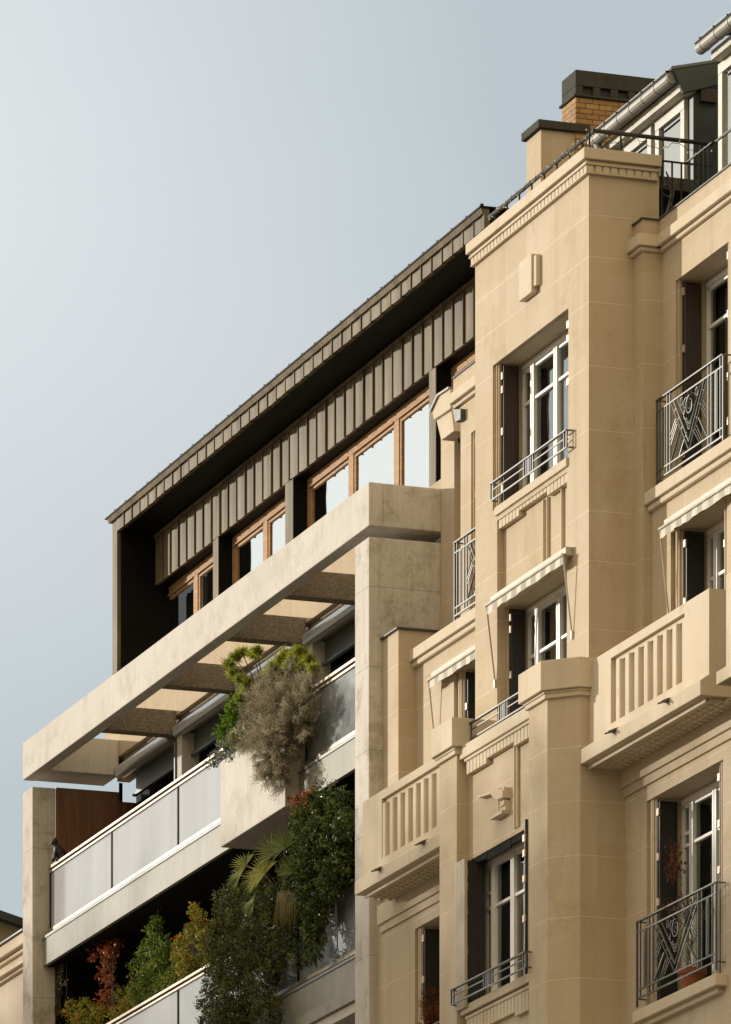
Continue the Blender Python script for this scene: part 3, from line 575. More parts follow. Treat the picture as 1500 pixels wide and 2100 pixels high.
# ---- left end of the building against the concrete one
MB().box(-81.45, -80.84, 28.94, 29.6, 10, Z(813, 1295, 28.95)).build('pilaster', STONE, SB); MB().prism([(-81.47, 28.90), (-80.80, 28.90), (-80.80, 29.6), (-81.47, 29.6)], 'z', Z(813, 1295, 28.95), Z(813, 1295, 28.95)+.03).build('flashing', LEAD, SB, bevel=.008)
MB().box(-81.44, X(932, 29.75), 29.75, 30.3, 21.5, Z(905, 880, 29.75)).build('pilaster', STONE, SB)
yk = 29.50; q_ = lambda px, py, y=yk: (X(px, y), Z(px, py, y))
MB().prism([q_(890, 861), q_(886, 842), q_(901, 812), q_(924, 797), q_(924, 838)], 'y', yk, yk+.20).build('capital', TRIM, SB, bevel=.008)
MB().prism([q_(884, 843), q_(900, 809), q_(924, 793), q_(924, 797), q_(901, 812.5), q_(886, 845)], 'y', yk-.03, yk+.24).build('flashing', GUT, SB)
MB().prism([q_(895, 861, yk+.04), q_(926, 839, yk+.04), q_(931, 884, yk+.04), q_(905, 903, yk+.04)], 'y', yk+.04, yk+.22).build('bracket', TRIM, SB, bevel=.008)
yh_ = M1-.07; q2 = lambda px, py: (X(px, yh_), Z(px, py, yh_))
MB().prism([q2(927, 839), q2(945, 838), q2(945, 860), q2(934, 866)], 'y', yh_, yh_+.1).build('rain_hopper', LEAD, SB, bevel=.006)
# next bay's balcony at the right edge of the view
nb = MB(); xn = X(1489, 28.13); nb.box(xn, xn+1.5, 28.13, 28.35, Z(1489, 1372, 28.13), Z(1489, 1180, 28.13)); nb.build('balcony', TRIM, SB, bevel=.008)
MB().box(X(1469, 28.04), X(1469, 28.04)+2, 28.04, 28.9, Z(1469, 1405, 28.04), Z(1469, 1378, 28.04)).build('balcony_slab', TRIM, SB, bevel=.008)
# body behind the facade, dark floors and flat roofs
MB().box(-81.4, -60, 31.0, 42, 5, 25.6).build('core', DARK, SB)
for zz in (22.13, 19.0, 25.25): MB().box(-81.3, -66.0, 29.8, 31.2, zz-.15, zz).build('floor_slab', DARK, SB)
MB().box(TX0+.05, TX1-.05, T+.5, 31.2, zc1-.35, zc1-.2).build('roof_terrace', LEAD, SB)
# ---- attic: terrace rail, dormers, chimneys
tr = MB(); ry = T+.08; rx = X(1219, ry); zr = Z(1219, 268, ry); x9 = X(1004, ry)
tr.tube([(x9, ry, zr), (rx, ry, zr), (rx, 30.1, zr)], .026, 8)
zq = Z(1354, 333, 29.45); tr.tube([(rx+.0, 29.45, zq), (rx, 30.1, zq)], .014, 6); tr.tube([(rx, 29.75, zq), (rx+.85, 29.75, zq)], .014, 6)
tr.tube([(rx, 30.1, zr), (rx+1.2, 30.1, zr)], .018, 6)
for k in range(8): tr.tube([(x9+.15+(rx-x9-.15)*k/8, ry+.02, zc1-.02), (x9+.15+(rx-x9-.15)*k/8, ry+.02, zr)], .012, 6)
for yy, zt_ in ((T+.02, zr), (T+.42, zr), (29.45, zq), (29.58, zq), (29.70, zq), (29.95, zr)): tr.tube([(rx, yy, zp-.05), (rx, yy, zt_)], .013, 6)
for k in range(5): tr.tube([(rx+.14+.15*k, 29.75, zp-.2), (rx+.14+.15*k, 29.75, zq+.0)], .011, 6)
tro = tr.build('terrace_railing', plain('black_iron', (.028, .031, .031), .45, 0, .2, 8, .3), SB)
sc = MB()
for s in (0, 1):
    pts = [(rx, 29.50+.10*math.sin(t*.35)*(1 if s else .6), zq-.12-.055*t) for t in range(12)]; sc.tube(pts, .008, 5)
sc.tube(spiral(0, 0, .1, 1.2, 16, 0)[:0] or [(rx, 29.52+.07*math.cos(t*.6), zq-.35+.07*math.sin(t*.6)) for t in range(12)], .008, 5)
sc.build('scroll', IRON, tro)
def dormer(xl, xr, zg, yf, xw, rake=True):
    d = MB(); ye = yf-.28
    d.box(xl+.1, xr-.02, yf, yf+1.6, zp-1.2, zg-.12); o = d.build('dormer', SLATE, SB)
    e = MB(); e.box(xl, xr, ye+.10, ye+.13, zg-.16, zg-.05).box(xl, xr, ye+.13, yf+.02, zg-.16, zg-.13); e.build('eave', plain('eave_board', (.46, .44, .37), .6), o)
    g = MB(); g.tube([(xl-.1, ye, zg), (xr, ye, zg)], .075, 14); n = int((xr-xl)/.42)
    for k in range(n+1): g.tube([(xl+.05+(xr-xl-.1)*k/n, ye, zg), (xl+.068+(xr-xl-.1)*k/n, ye, zg)], .081, 14)
    g.build('gutter', GUT, o, smooth=False); gb = MB(); gb.tube([(xl-.1, ye-.065, zg+.055), (xr, ye-.065, zg+.055)], .014, 6)
    for k in range(n+1): gb.box(xl+.05+(xr-xl-.1)*k/n, xl+.07+(xr-xl-.1)*k/n, ye-.08, ye+.05, zg+.06, zg+.085)
    gb.build('gutter_rim', ZDARK, o)
    if rake:
        rk = MB(); rk.prism([(ye-.03, zg+.10), (yf+.45, zg+.29), (yf+1.4, zg+.55), (yf+1.4, zg+.25), (yf+.45, zg+.0), (ye+.12, zg-.20)], 'x', xr, xr+.06).build('rake_board', SLATE, o, bevel=.008); rk = MB(); rk.prism([(ye-.03, zg+.07), (yf+1.4, zg+.50), (yf+1.4, zg+.54), (ye-.05, zg+.11)], 'x', xl, xr+.07).build('dormer_roof', GZINC, o, bevel=.008)
        MB().box(xr-.06, xr+.04, yf+.08, yf+.30, zg-.26, zg-.10).build('bracket', BROWN, o)
    dp = MB()
    for a_, b_ in xw:
        f2 = MB(); zt2 = zg-.30; zb2 = zp-1.1
        f2.box(a_-.13, a_, yf-.05, yf+.05, zb2, zt2); f2.box(b_, b_+.13, yf-.05, yf+.05, zb2, zt2); f2.box(a_-.13, b_+.13, yf-.052, yf+.05, zt2+.001, zt2+.13); f2.build('surround', plain('putty_paint', (.50, .48, .43), .6), o, bevel=.006)
        wo = window(SB, a_, b_, zb2, zt2-.001, yf+.02, [(a_+b_)/2], [zb2+(zt2-zb2)*.50], curtain=[(a_+.08, b_-.08, 1)], room=False)
    return o
YF = 30.6
zg1 = Z(1378, 160, YF-.28); xr1 = X(1380, YF-.28); xl1 = X(1222, YF-.28)
dormer(xl1, xr1, zg1, YF, [(X(1359, YF), X(1403, YF)), (X(1290, YF), X(1335, YF))])
dsp = MB(); dsp.tube([(xl1+.02, YF-.28, zg1-.02), (xl1+.1, YF-.25, zg1-.18), (xl1+.16, YF-.15, zg1-.8)], .05, 10); dsp.build('downpipe', GUT, SB, smooth=True)
zg2 = Z(1440, 97, YF-.28); xl2 = X(1443, YF-.28)
dormer(xl2, xl2+4, zg2, YF, [(X(1489, YF), X(1489, YF)+.9)])
MB().box(xl1+.3, -66, YF+.5, 36, zp-1.2, zp+.2).build('mansard', SLATE, SB)
def chimney(px0, px1, pyt, xL, cap, mat, dy, capmat, holes):
    y0 = Yo(px0, xL); x1 = X(px1, y0); zt2 = Z(px1, pyt, y0); 
    o = MB().box(xL, x1, y0, y0+dy, 24, zt2).build('chimney', mat, SB, bevel=.01)
    c = MB(); ov = .055
    if holes:
        c.box(xL-.03, x1+.03, y0-.03, y0+dy+.03, zt2, zt2+.035); h0, h1, h2 = zt2+.036, zt2+.15, cap
        c.box(xL, x1, y0, y0+dy, zt2+.15, zt2+cap)
        n = 6; p = dy/n
        for k in range(n): c.box(xL+.001, x1-.001, y0+p*k-(.0 if k else -.001), y0+p*k+p*.42, zt2+.034, zt2+.151)
        c.box(xL+.05, x1-.05, y0+.02, y0+dy-.02, zt2+.036, zt2+.149); c.box(xL+.12, x1-.06, y0+.003, y0+.06, zt2+.036, zt2+.149) if False else None
    else:
        c.prism([(xL-ov, zt2), (x1+ov, zt2), (x1+ov, zt2+cap), (xL-ov, zt2+cap)], 'y', y0-ov, y0+dy+ov)
    c.build('chimney_cap', capmat, o, bevel=.01); return o
CAPM = concrete('chimney_cap_concrete', (.060, .062, .054), stain=.5)
chimney(1080, 1110, 264, -81.3, .11, STONE, .62, CAPM, False)
chimney(1152, 1181, 198, -81.25, .36, BRICK, 1.5, CAPM, True)
# string of lights along the terrace rail
sg = MB(); pts = []
for k in range(61): t_ = k/60; pts.append((x9+.1+(rx-x9-.1)*t_, ry-.035+.02*math.sin(k*1.7), zr-.03+.035*math.sin(k*2.3)))
for k in range(30): t_ = k/29; pts.append((rx+.03, ry+1.5*t_, zr-.03-.10*abs(math.sin(t_*9))+.02*math.sin(k*2.7)))
sg.tube(pts, .004, 4)
sgo = sg.build('string_lights', IRON); tag(sgo, 'thin string of tiny bulbs wound along the dark terrace handrail on top of the tower', 'string lights')
lb_ = MB()
for k, p in enumerate(pts[::2]): lb_.lathe((p[0], p[1], p[2]+.005+.03*(k % 3-1)), [(.001, -.012), (.009, -.006), (.009, .006), (.001, .012)], 6)
lb_.build('bulbs', LAMP, sgo)
# ------------------------------------------------------------------ CONCRETE BUILDING
C = 28.75; XL, XR = -97.53, -81.46; A = 30.2; GY = 29.02; RY = 28.92
CB = thing('concrete_building', 'raw concrete apartment block with glass balconies, a pergola beam and a dark zinc attic', 'building', (-89.5, 30, 0))
FL = 2.935                                                            # storey height
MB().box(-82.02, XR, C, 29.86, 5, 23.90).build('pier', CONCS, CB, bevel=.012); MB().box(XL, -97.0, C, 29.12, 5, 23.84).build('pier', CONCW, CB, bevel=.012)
bz0, bz1 = 24.045, 24.62
MB().box(XL, XR, C, C+.20, bz0, bz1).build('pergola_beam', CONC, CB, bevel=.012)
xbs = [X(p, 30.06) for p in (244, 362, 490, 628)]+[-85.32, -82.35]
for k, xb in enumerate(xbs): MB().box(xb-.24 if k else XL, xb, C+.201, 30.06, bz0+.005, bz1-.02 if k == 0 else bz0+.375).build('cross_beam', CONC if k == 0 else AGG, CB, bevel=.012)
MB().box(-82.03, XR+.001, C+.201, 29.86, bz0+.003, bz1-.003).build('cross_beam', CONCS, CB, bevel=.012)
# terrace parapet behind the pergola, its soffit and the awning cassettes
pz0 = Z(296, 1514, 30.06)
MB().box(XL+.05, -81.0, 30.061, 30.19, pz0, Z(898, 986, 30.06)).build('parapet', BEIGE, CB, bevel=.008); MB().box(XL+.3, -81.0, 30.14, 31, pz0-.16, pz0-.001).build('soffit', AGG, CB)
MB().box(XL+.25, -81.0, 30.20, 30.4, pz0-.27, pz0-.161).build('lintel', BEIGE, CB)
for k in range(6):
    a_ = (xbs[k]+.03); b_ = (xbs[k+1]-.26 if k < 5 else -81.6)
    t_ = MB(); t_.tube([(a_, 30.08, pz0-.25), (b_, 30.08, pz0-.25)], .105, 20); o = t_.build('roller_blind', TUBE, CB, smooth=False)
    MB().tube([(a_-.012, 30.08, pz0-.25), (a_+.0, 30.08, pz0-.25)], .108, 20).build('end_cap', ZDARK, o)
    if b_-a_ > .6: MB().box(a_+.25, b_, 30.25, 30.29, pz0-.62, pz0-.30).box(a_+.22, b_, 30.20, 30.26, pz0-.66, pz0-.62).build('glazed_transom', GREYM, o)
for k, xb in enumerate(xbs[1:5]):
    p_ = MB().box(xb+.02, xb+.26, 30.06+.0, 30.34, 21.5, bz0+.004).build('post', CONC, CB, bevel=.01); MB().box(xb-.02, xb+.02, 30.03, 30.34, 21.5, bz0-.1).build('post_channel', GZINC, p_)
MB().box(xbs[4]-.15, xbs[4]-.02, 30.0, 30.1, 23.0, 23.3).build('lamp', TUBE, CB)
# interiors: rooms on two storeys coloured near-black for their shade, timber cheeks
for k in range(4):
    zf = 21.08-FL*k
    MB().box(-97.0, -82.03, RY+.07, 31.6, zf+.0, zf+.42).build('floor_slab', DARK, CB)
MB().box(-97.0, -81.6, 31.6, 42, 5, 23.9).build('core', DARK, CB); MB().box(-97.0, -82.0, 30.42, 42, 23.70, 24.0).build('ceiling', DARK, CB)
MB().box(XL+.1, -96.99, 29.121, 30.3, 5, 21.45).build('cheek_wall', DARK, CB); MB().box(-97.0, -96.96, 29.121, 31.6, 21.5, 23.70).box(-97.0, -96.962, 29.121, 30.14, 23.70, 23.845).build('timber_wall', PANEL, CB); MB().box(-96.96, -96.93, 29.15, 29.75, 21.5, 22.9).build('timber_door', plain('timber_door', (.20, .09, .035), .5, 0, .3, 3, stretch=(6, 6, .5)), CB, bevel=.006)  # lower cheek wall blackened in place of its shade
MB().box(-97.0, XL+.53, 30.14, 30.2, 21.5, 24.0).build('timber_wall', PANEL, CB)
MB().box(-96.9, -82.0, 30.9, 30.95, 21.5, 23.7).build('glazing', PANE, CB); MB().box(-83.3, -82.03, 30.3, 30.36, 21.5, 23.8).build('timber_wall', PANEL, CB)
for xq in (-93, -90.2, -87.2, -84.3): MB().box(xq, xq+.18, 29.9, 30.2, 12.0, 21.05).build('post', CONC, CB, bevel=.01)
# balconies: ribbed fascia, glass panels in bronze rails
PXL, PXR = X(452, 28.72), X(585, 28.72)
def balcony(zoff, cuts, xend):
    zz = lambda v: v-zoff
    f_ = MB().box(-97.0, xend, RY, RY+.06, zz(21.085), zz(21.49)).build('balcony_fascia', RIB, CB); MB().box(-97.001, xend, RY-.018, GY+.02, zz(21.492), zz(21.53)).build('fascia_cap', CAPG, f_)
    MB().box(-97.0, xend, RY+.061, 31.5, zz(21.10), zz(21.14)).build('balcony_soffit', DARK, f_)  # underside coloured black to carry its shade
    for a_, b_ in cuts:
        o = MB().box(a_, b_, GY-.045, GY+.03, zz(22.562), zz(22.605)).box(a_, b_, GY-.02, GY+.02, zz(21.60), zz(21.655)).box(a_, b_, GY-.03, GY+.03, zz(22.50), zz(22.535)).build('balustrade', ALU, CB, bevel=.004)
        cut_ = [a_]+[v for v in (X(231, GY), X(367, GY), X(503, GY), -85.1) if a_+.6 < v < b_-.6]+[b_]
        for k, (xa_, xb_) in enumerate(zip(cut_, cut_[1:])):
            MB().box(xa_+.035, xb_-.035, GY-.006, GY+.006, zz(21.655), zz(22.50)).build('glass_panel', FROST if xa_ < -88 else MIRP, o)
            MB().box(xa_-.02+(.03 if k == 0 else 0), xa_+.02+(.03 if k == 0 else 0), GY-.02, GY+.02, zz(21.655), zz(22.50)).build('stanchion', ZDARK, o)
def mirp():
    m, t, b, o = newmat('grey_glass'); c = mixc(t, rng(t, noise(t, 2.2, detail=6), .42, .62), (.17, .19, .205), (.29, .31, .325)); t.links.new(c, b.inputs['Base Color']); b.inputs['Roughness'].default_value = .06; b.inputs['Specular IOR Level'].default_value = .9; return m
MIRP = mirp()
balcony(0, [(-96.93, PXL-.02), (PXR+.02, -82.04)], -82.03); balcony(FL, [(-96.93, -82.04)], -82.03)
MB().box(-88, -82.03, RY-.03, RY+.06, 21.09-FL-.16, 21.083-FL).build('awning_box', GUT, CB, bevel=.005)
MB().box(-97, -82.03, RY+.02, RY+.5, 21.09-FL-.3, 21.083-FL-.162).build('soffit', CONC, CB)
# planter
pl_ = MB(); pzt = Z(452, 1560, 28.72)
pl_.box(PXL, PXR, 28.72, 29.6, 21.04, pzt-.02).build('planter', CONC, CB, bevel=.012)
PLZ = pzt
# ---- zinc attic
al, ar = X(231, A), -80.95
zt0, zt1, zt2 = 27.955, 28.142, 28.236
LEG = X(240.5, A)
fs = MB(); n = int((ar-LEG)/.405); p = (ar-LEG)/n
fs.box(al, LEG, A, 31.2, 24.6, 28.14)
for k in range(n):
    x0_, x1_ = LEG+p*k, LEG+p*(k+1)
    fs.prism([(x0_+.012, A-.012*(.4+random.random())), (x0_+p*.5, A-.004), (x1_-.014, A-.014*(.4+random.random())), (x1_-.014, A+.06), (x0_+.012, A+.06)], 'z', zt0+random.uniform(-.006, .006), zt1)
    fs.box(x1_-.012, x1_+.006, A-.026, A+.05, zt0-.02, zt1-.004)
af = fs.build('attic_fascia', ZINC, CB)
MB().prism([(A-.045, zt1+.002), (A-.075, zt1+.075), (A-.075, zt2-.02), (A+.05, zt2-.02), (A+.05, zt1+.002)], 'x', al-.05, ar+.0).build('fascia_gutter', GUT if False else ZINC, af)
rf = MB(); rf.prism([(A-.09, zt2-.02), (A-.09, zt2), (31.5, zt2+.02), (36, zt2+.02), (36, zt2-.05), (A-.05, zt2-.02)], 'x', al-.12, ar+.02)
rr = rf.build('attic_roof', ZDARK, CB)
bn = MB(); k = 0
while al+.3+.56*k < ar: bn.box(al+.3+.56*k, al+.34+.56*k, A-.07, A-.03, zt2, zt2+.035); k += 1
bn.build('snow_guard', ZDARK, rr)
CL = 30.813
MB().box(LEG, ar, A+.061, CL+.3, zt0+.002, zt0+.05).build('attic_soffit', ZDARK, CB); MB().box(LEG, LEG+.03, A+.061, CL+.3, 24.6, zt0).build('shaded_cheek', ZDARK, CB); MB().box(ar-.1, ar, A, 33, 24.6, zt1).build('shaded_cheek', ZDARK, CB)  # soffit and cheeks coloured near-black for their shade
cz0, cz1 = 27.160, 27.880; sms = (MB(), MB())
for zc in range(8): pass
n = int((ar-LEG-.05)/.405); p = (ar-LEG-.05)/n; x00 = LEG+.05
wins = [(X(312, CL), X(437, CL)), (X(448, CL), X(585, CL)), (X(601, CL), X(880, CL)), (X(894, CL), -81.0)]
def attic_opening(x): return any(a_ < x < b_ for a_, b_ in wins)
for k in range(n):
    x0_, x1_ = x00+p*k, x00+p*(k+1); ra, rb = random.uniform(.2, 1), random.uniform(.2, 1)
    for sm, zlo, zhi in ((sms[0], cz0, cz1), (sms[1], 24.6, 25.35)):
        sm.prism([(x0_+.008, CL-.020*ra), (x0_+p*.35, CL-.002), (x0_+p*.7, CL-.007*rb), (x1_-.016, CL-.024*rb), (x1_-.016, CL+.04), (x0_+.008, CL+.04)], 'z', zlo+random.uniform(-.003, .003), zhi)
        sm.prism([(x1_-.013, CL+.03), (x1_-.016, CL-.032), (x1_-.004, CL-.036), (x1_+.003, CL-.032), (x1_+.003, CL+.03)], 'z', zlo-.006, zhi-.02)
[q.build('attic_cladding', ZINC, CB) for q in sms]
ct_ = MB(); 
for k in range(14): 
    xa_, xb_ = x00+(ar-x00)*k/14, x00+(ar-x00)*(k+1)/14; ct_.box(xa_, xb_-.004, CL-.03-.006*(k % 2), CL+.2, cz1+.004, cz1+.055)
ct_.build('cladding_cap', ZINC, CB)
ends = [x00]+[v for w_ in wins for v in w_]+[ar]
for i in range(0, len(ends), 2):
    a_, b_ = ends[i], ends[i+1]
    if b_-a_ > .03: MB().box(a_, b_, CL+.0, CL+.26, 24.6, cz0+.0).build('attic_pier', ZINC, CB, bevel=.006); MB().box(b_, b_+.006, CL+.012, CL+.3, 24.6, cz0).build('shaded_cheek', ZDARK, CB)  # thin near-black plate added as the shade on each pier's right side
MB().box(x00, ar, CL+.041, CL+.3, cz0, cz1).build('attic_lintel', ZDARK, CB)
for a_, b_ in wins:
    n = {0: 2, 1: 2, 2: 3, 3: 1}[[w_[0] for w_ in wins].index(a_)]; p = (b_-a_)/n; y_ = CL+.22
    fr = MB(); fr.box(a_, b_, y_, y_+.07, cz0-.14, cz0-.001); fr.box(a_, b_, y_, y_+.07, 25.36, 25.44)
    for k in range(n+1):
        xm = a_+p*k; fr.box(max(a_, xm-.10), min(b_, xm+.10), y_, y_+.07, 25.44, cz0-.14)
    for k in range(n):
        q0, q1 = a_+p*k+.10, a_+p*(k+1)-.10
        fr.box(q0, q1, y_-.02, y_+.0, cz0-.155, cz0-.13); 
        for (u0, u1, v0, v1) in ((q0, q0+.06, 25.44, cz0-.14), (q1-.06, q1, 25.44, cz0-.14), (q0+.06, q1-.06, cz0-.20, cz0-.14), (q0+.06, q1-.06, 25.44, 25.5)): fr.box(u0, u1, y_+.015, y_+.06, v0, v1)
    o = fr.build('window', WOOD, CB, bevel=.006)
    for k in range(n): MB().quad((a_+p*k+.1, y_+.04, 25.44), (a_+p*(k+1)-.1, y_+.04, 25.44), (a_+p*(k+1)-.1, y_+.04, cz0-.14), (a_+p*k+.1, y_+.04, cz0-.14)).build('pane', SKYPANE, o)
    MB().box(a_, b_, CL-.03, y_, 25.35, 25.40).build('sill', GUT, o)
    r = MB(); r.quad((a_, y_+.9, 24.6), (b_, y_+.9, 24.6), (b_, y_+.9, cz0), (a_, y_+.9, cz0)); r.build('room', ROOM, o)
    for k in range(n):
        cu = MB(); x0_ = a_+p*k+.12; pts = [(x0_+.5*j/9, y_+.3+.04*math.sin(j*1.7)) for j in range(10)]
        for q, s in zip(pts, pts[1:]): cu.quad((q[0], q[1], 25.4), (s[0], s[1], 25.4), (s[0], s[1], cz0-.1), (q[0], q[1], cz0-.1))
        cu.build('curtain', plain('linen_curtain', (.46, .44, .38), .9), o, smooth=True)
MB().box(al, ar, 31.6, 42, 24.0, 28.2).build('core', DARK, CB)
MB().box(al, -81.0, A, 31.6, 24.3, 24.55).build('terrace_floor', CONC, CB)
# ------------------------------------------------------------------ neighbour at the lower left
NB = thing('neighbour_house', 'pale rendered house with a moulded cornice and a shaded gable, at the far left edge', 'house', (-100, 30, 0))
ny = 28.95; XN = -97.56
def lz(py, y=ny): return Z(40, py, y)
MB().box(XN-9, XN, ny+.05, 36, 3, lz(1993)).build('wall', plain('board_render', (.56, .46, .36), .8, 0, .12, 2, stretch=(5, 5, .1)), NB)
MB().box(XN-9, XN, ny-.02, 30.6, lz(1993)+.001, lz(1955)).box(XN-9, XN, ny-.10, 30.6, lz(1987), lz(1982)).build('cornice', plain('cream_render', (.58, .47, .34), .8, 0, .1, 2), NB, bevel=.01)
MB().box(XN-9, XN, ny-.16, 30.6, lz(1954), lz(1930)).box(XN-9, XN, ny-.08, 30.5, lz(1963), lz(1955)).build('cornice', plain('cream_render_top', (.58, .47, .34), .8, 0, .1, 2), NB, bevel=.02); MB().box(XN-9, XN, ny-.2, 30.7, lz(1929), lz(1926)).build('cornice_cap', GZINC, NB)
gx = -103.5; gp = lambda px, py: (Yo(px, gx), Z(px, py, Yo(px, gx)))
g0, g1, g2, g3 = gp(-60, 1852), gp(90, 1905), gp(-60, 1868), gp(90, 1921)
MB().prism([g2, g3, (g3[0], 12), (g2[0], 12)], 'x', gx-4, gx).build('gable', plain('olive_render', (.30, .26, .17), .9, 0, .12, 2), NB)
MB().prism([g0, g1, g3, g2], 'x', gx-4.2, gx+.2).build('roof_edge', SLATE, NB)
# ------------------------------------------------------------------ PLANTS
rnd = random.random; gau = random.gauss
def unit():
    while True:
        v = Vector((gau(0, 1), gau(0, 1), gau(0, 1)))
        if v.length > .1: return v.normalized()
def leaf(mb, p, d, up, ln, wd, tint, fold=.25):
    s = d.cross(up)
    if s.length < 1e-3: s = d.orthogonal()
    s.normalize(); nrm = s.cross(d).normalized(); m = p+d*ln*.5
    mb.quad(p, m+s*wd*.5+nrm*wd*fold, p+d*ln, m-s*wd*.5+nrm*wd*fold); mb.t.append(tint)
def blade(mb, p, d, ln, wd, tint, bend=0.0):
    s = d.orthogonal().normalized(); s = (s*math.cos(rnd()*6.28)+d.cross(s)*math.sin(rnd()*6.28)); q = p+d*ln+Vector((0, 0, -bend*ln))
    mid = p+d*ln*.55+Vector((0, 0, -bend*ln*.25))
    mb.quad(p+s*wd*.5, mid+s*wd*.4, q, mid-s*wd*.4, p-s*wd*.5); mb.t.append(tint)
def inblob(c, r, shell=.0):
    v = unit(); q = (shell+(1-shell)*rnd()**.45); return Vector((c[0]+v.x*r[0]*q, c[1]+v.y*r[1]*q, c[2]+v.z*r[2]*q)), v
def plant(name, label, base, fol, mat, stems=None, group=None, cat='plant', stemmat=None):
    o = thing(name, label, cat, base, group); fol.build('foliage', mat, o)
    if stems: stems.build('stem', stemmat or BARK, o)
    return o
BARK = plain('bark', (.10, .07, .045), .9, 0, .3, 9)
def at(px, py, y): return Vector((X(px, y), y, Z(px, py, y)))
def leafy(blobs, n, ln, wd, shell=.3, droop=.3, clump=7, ctint=.5):
    mb = MB(); tot = sum(r[0]*r[1]*r[2] for _, r in blobs)
    for c, r in blobs:
        k = int(n*r[0]*r[1]*r[2]/tot/clump)
        for _ in range(k):
            p, v = inblob(c, r, shell); t0 = max(0, min(1, gau(ctint, .25)))
            for _ in range(clump):
                d = (v*.6+unit()*.9+Vector((0, 0, -droop))).normalized(); q = p+unit()*ln*1.2*rnd()
                leaf(mb, q, d, unit(), ln*(.6+.7*rnd()), wd*(.6+.7*rnd()), max(0, min(1, t0+gau(0, .15))))
    return mb
def strands(blobs, n, ln, wd, outward=1.0, droop=0.2, ctint=.5, origin=None):
    mb = MB(); tot = sum(r[0]*r[1]*r[2] for _, r in blobs)
    for c, r in blobs:
        for _ in range(int(n*r[0]*r[1]*r[2]/tot)):
            p, v = inblob(c, r, .35); d = (v*outward+unit()*.45+Vector((0, 0, .25-droop))).normalized()
            blade(mb, p, d, ln*(.5+rnd()), wd*(.6+.8*rnd()), max(0, min(1, gau(ctint, .25))), droop*.5)
    return mb
def blob(px, py, y, rw, rh, ry): 
    """ellipsoid seen at a pixel: half-width/half-height in metres"""
    p = at(px, py, y); return (p, (rw, ry, rh))
def bl(px, py, y, r, ky=.6, kz=1.0, kx=1.0):                            # blob given by its radius in the photo
    m = r/148; return (at(px, py, y), (m*kx, m*ky*1.1, m*kz))
# pine with tufted needles
pts = [(470, 1366), (484, 1352), (497, 1342), (520, 1346), (478, 1385), (492, 1398), (508, 1405), (527, 1340), (560, 1372), (574, 1358), (586, 1346), (600, 1352), (570, 1385), (592, 1372), (620, 1346), (634, 1358), (622, 1372), (643, 1376), (505, 1422), (494, 1437), (612, 1340), (548, 1390)]
f_ = MB(); s_ = MB(); root = at(560, 1470, 29.15)
for px, py in pts:
    c = at(px, py-4, 28.86+.2*rnd()); tt = .5+gau(0, .12); s_.tube([root, (root+c)*.5+Vector((0, 0, -.06)), c], .018, 5, .006)
    for _ in range(520):
        v = unit(); v.z = v.z*.8+.25; p = c+Vector((unit().x*.07, unit().y*.07, unit().z*.045))*rnd(); blade(f_, p, v.normalized(), .06+.07*rnd(), .010, max(0, min(1, tt+gau(0, .22))))
plant('dwarf_pine', 'bushy dwarf pine with yellow-green needle tufts at the top of the concrete planter', root-Vector((0, 0, .1)), f_, leafmat('pine_needles', [(.09, .13, .012), (.32, .36, .04), (.58, .56, .11)], .5, .5), s_)
# grey shrub falling over the planter
b_ = [bl(600, 1400, 28.9, 36), bl(560, 1446, 28.72, 62), bl(585, 1480, 28.66, 66), bl(540, 1480, 28.68, 50), bl(505, 1500, 28.7, 38), bl(575, 1530, 28.6, 52), bl(548, 1535, 28.58, 44), bl(560, 1570, 28.55, 40), bl(575, 1592, 28.56, 24), bl(630, 1425, 28.8, 34), bl(612, 1470, 28.66, 44), bl(640, 1400, 28.9, 22)]
f_ = MB()
for c, r in b_:
    for _ in range(int(80*r[0]*r[1]*r[2]/.03)+7):                        # tufts of leafy sprigs
        p0, v0 = inblob(c, (r[0]*1.08, r[1]*1.08, r[2]*1.08), .3); ax = (v0*.7+unit()*.45+Vector((0, -.1, .55 if c.z > PLZ-.3 else -.35))).normalized(); tone = gau(.5, .2); sz = .7+.7*rnd()
        for _ in range(26):
            p = p0+unit()*.035*sz; d = (ax+unit()*.42).normalized(); l_ = (.05+.09*rnd())*sz
            for k in range(6):
                q = p+d*l_*(k/5); blade(f_, q, (d*.8+unit()*.7).normalized(), .020+.02*rnd(), .0065, max(0, min(1, tone+gau(0, .1)+.06*(k-2.5))))
s_ = MB(); root = at(570, 1500, 29.1)
for c, r in b_:
    for _ in range(9): p, v = inblob(c, r); s_.tube([root, (root+p)*.5+Vector((0, 0, .08)), p], .007, 4, .003)
plant('grey_shrub', 'large grey-brown feathery shrub spilling over the front of the concrete planter', root, f_, leafmat('grey_leaves', [(.075, .06, .03), (.27, .235, .15), (.50, .45, .33)], .8, .3), s_)
f_ = leafy([bl(488, 1448, 29.0, 24), bl(478, 1472, 28.95, 22), bl(468, 1500, 28.95, 24), bl(486, 1515, 28.9, 20), bl(505, 1440, 29.05, 18)], 1500, .085, .032, .2, .1)
s_ = MB().tube([at(500, 1560, 29.1), at(485, 1500, 29.0), at(488, 1440, 29.0)], .012, 5)
plant('laurel_bush', 'bright green glossy-leaved bush beside the grey shrub on the planter', at(500, 1560, 29.1), f_, leafmat('laurel_leaves', [(.04, .10, .008), (.12, .21, .015), (.25, .33, .03)], .35, .35), s_)
f_ = leafy([bl(472, 1528, 28.85, 20), bl(458, 1540, 28.8, 22), bl(445, 1552, 28.78, 18), bl(432, 1564, 28.74, 12), bl(480, 1545, 28.74, 18), bl(490, 1530, 28.8, 16)], 1300, .05, .022, .2, .4)
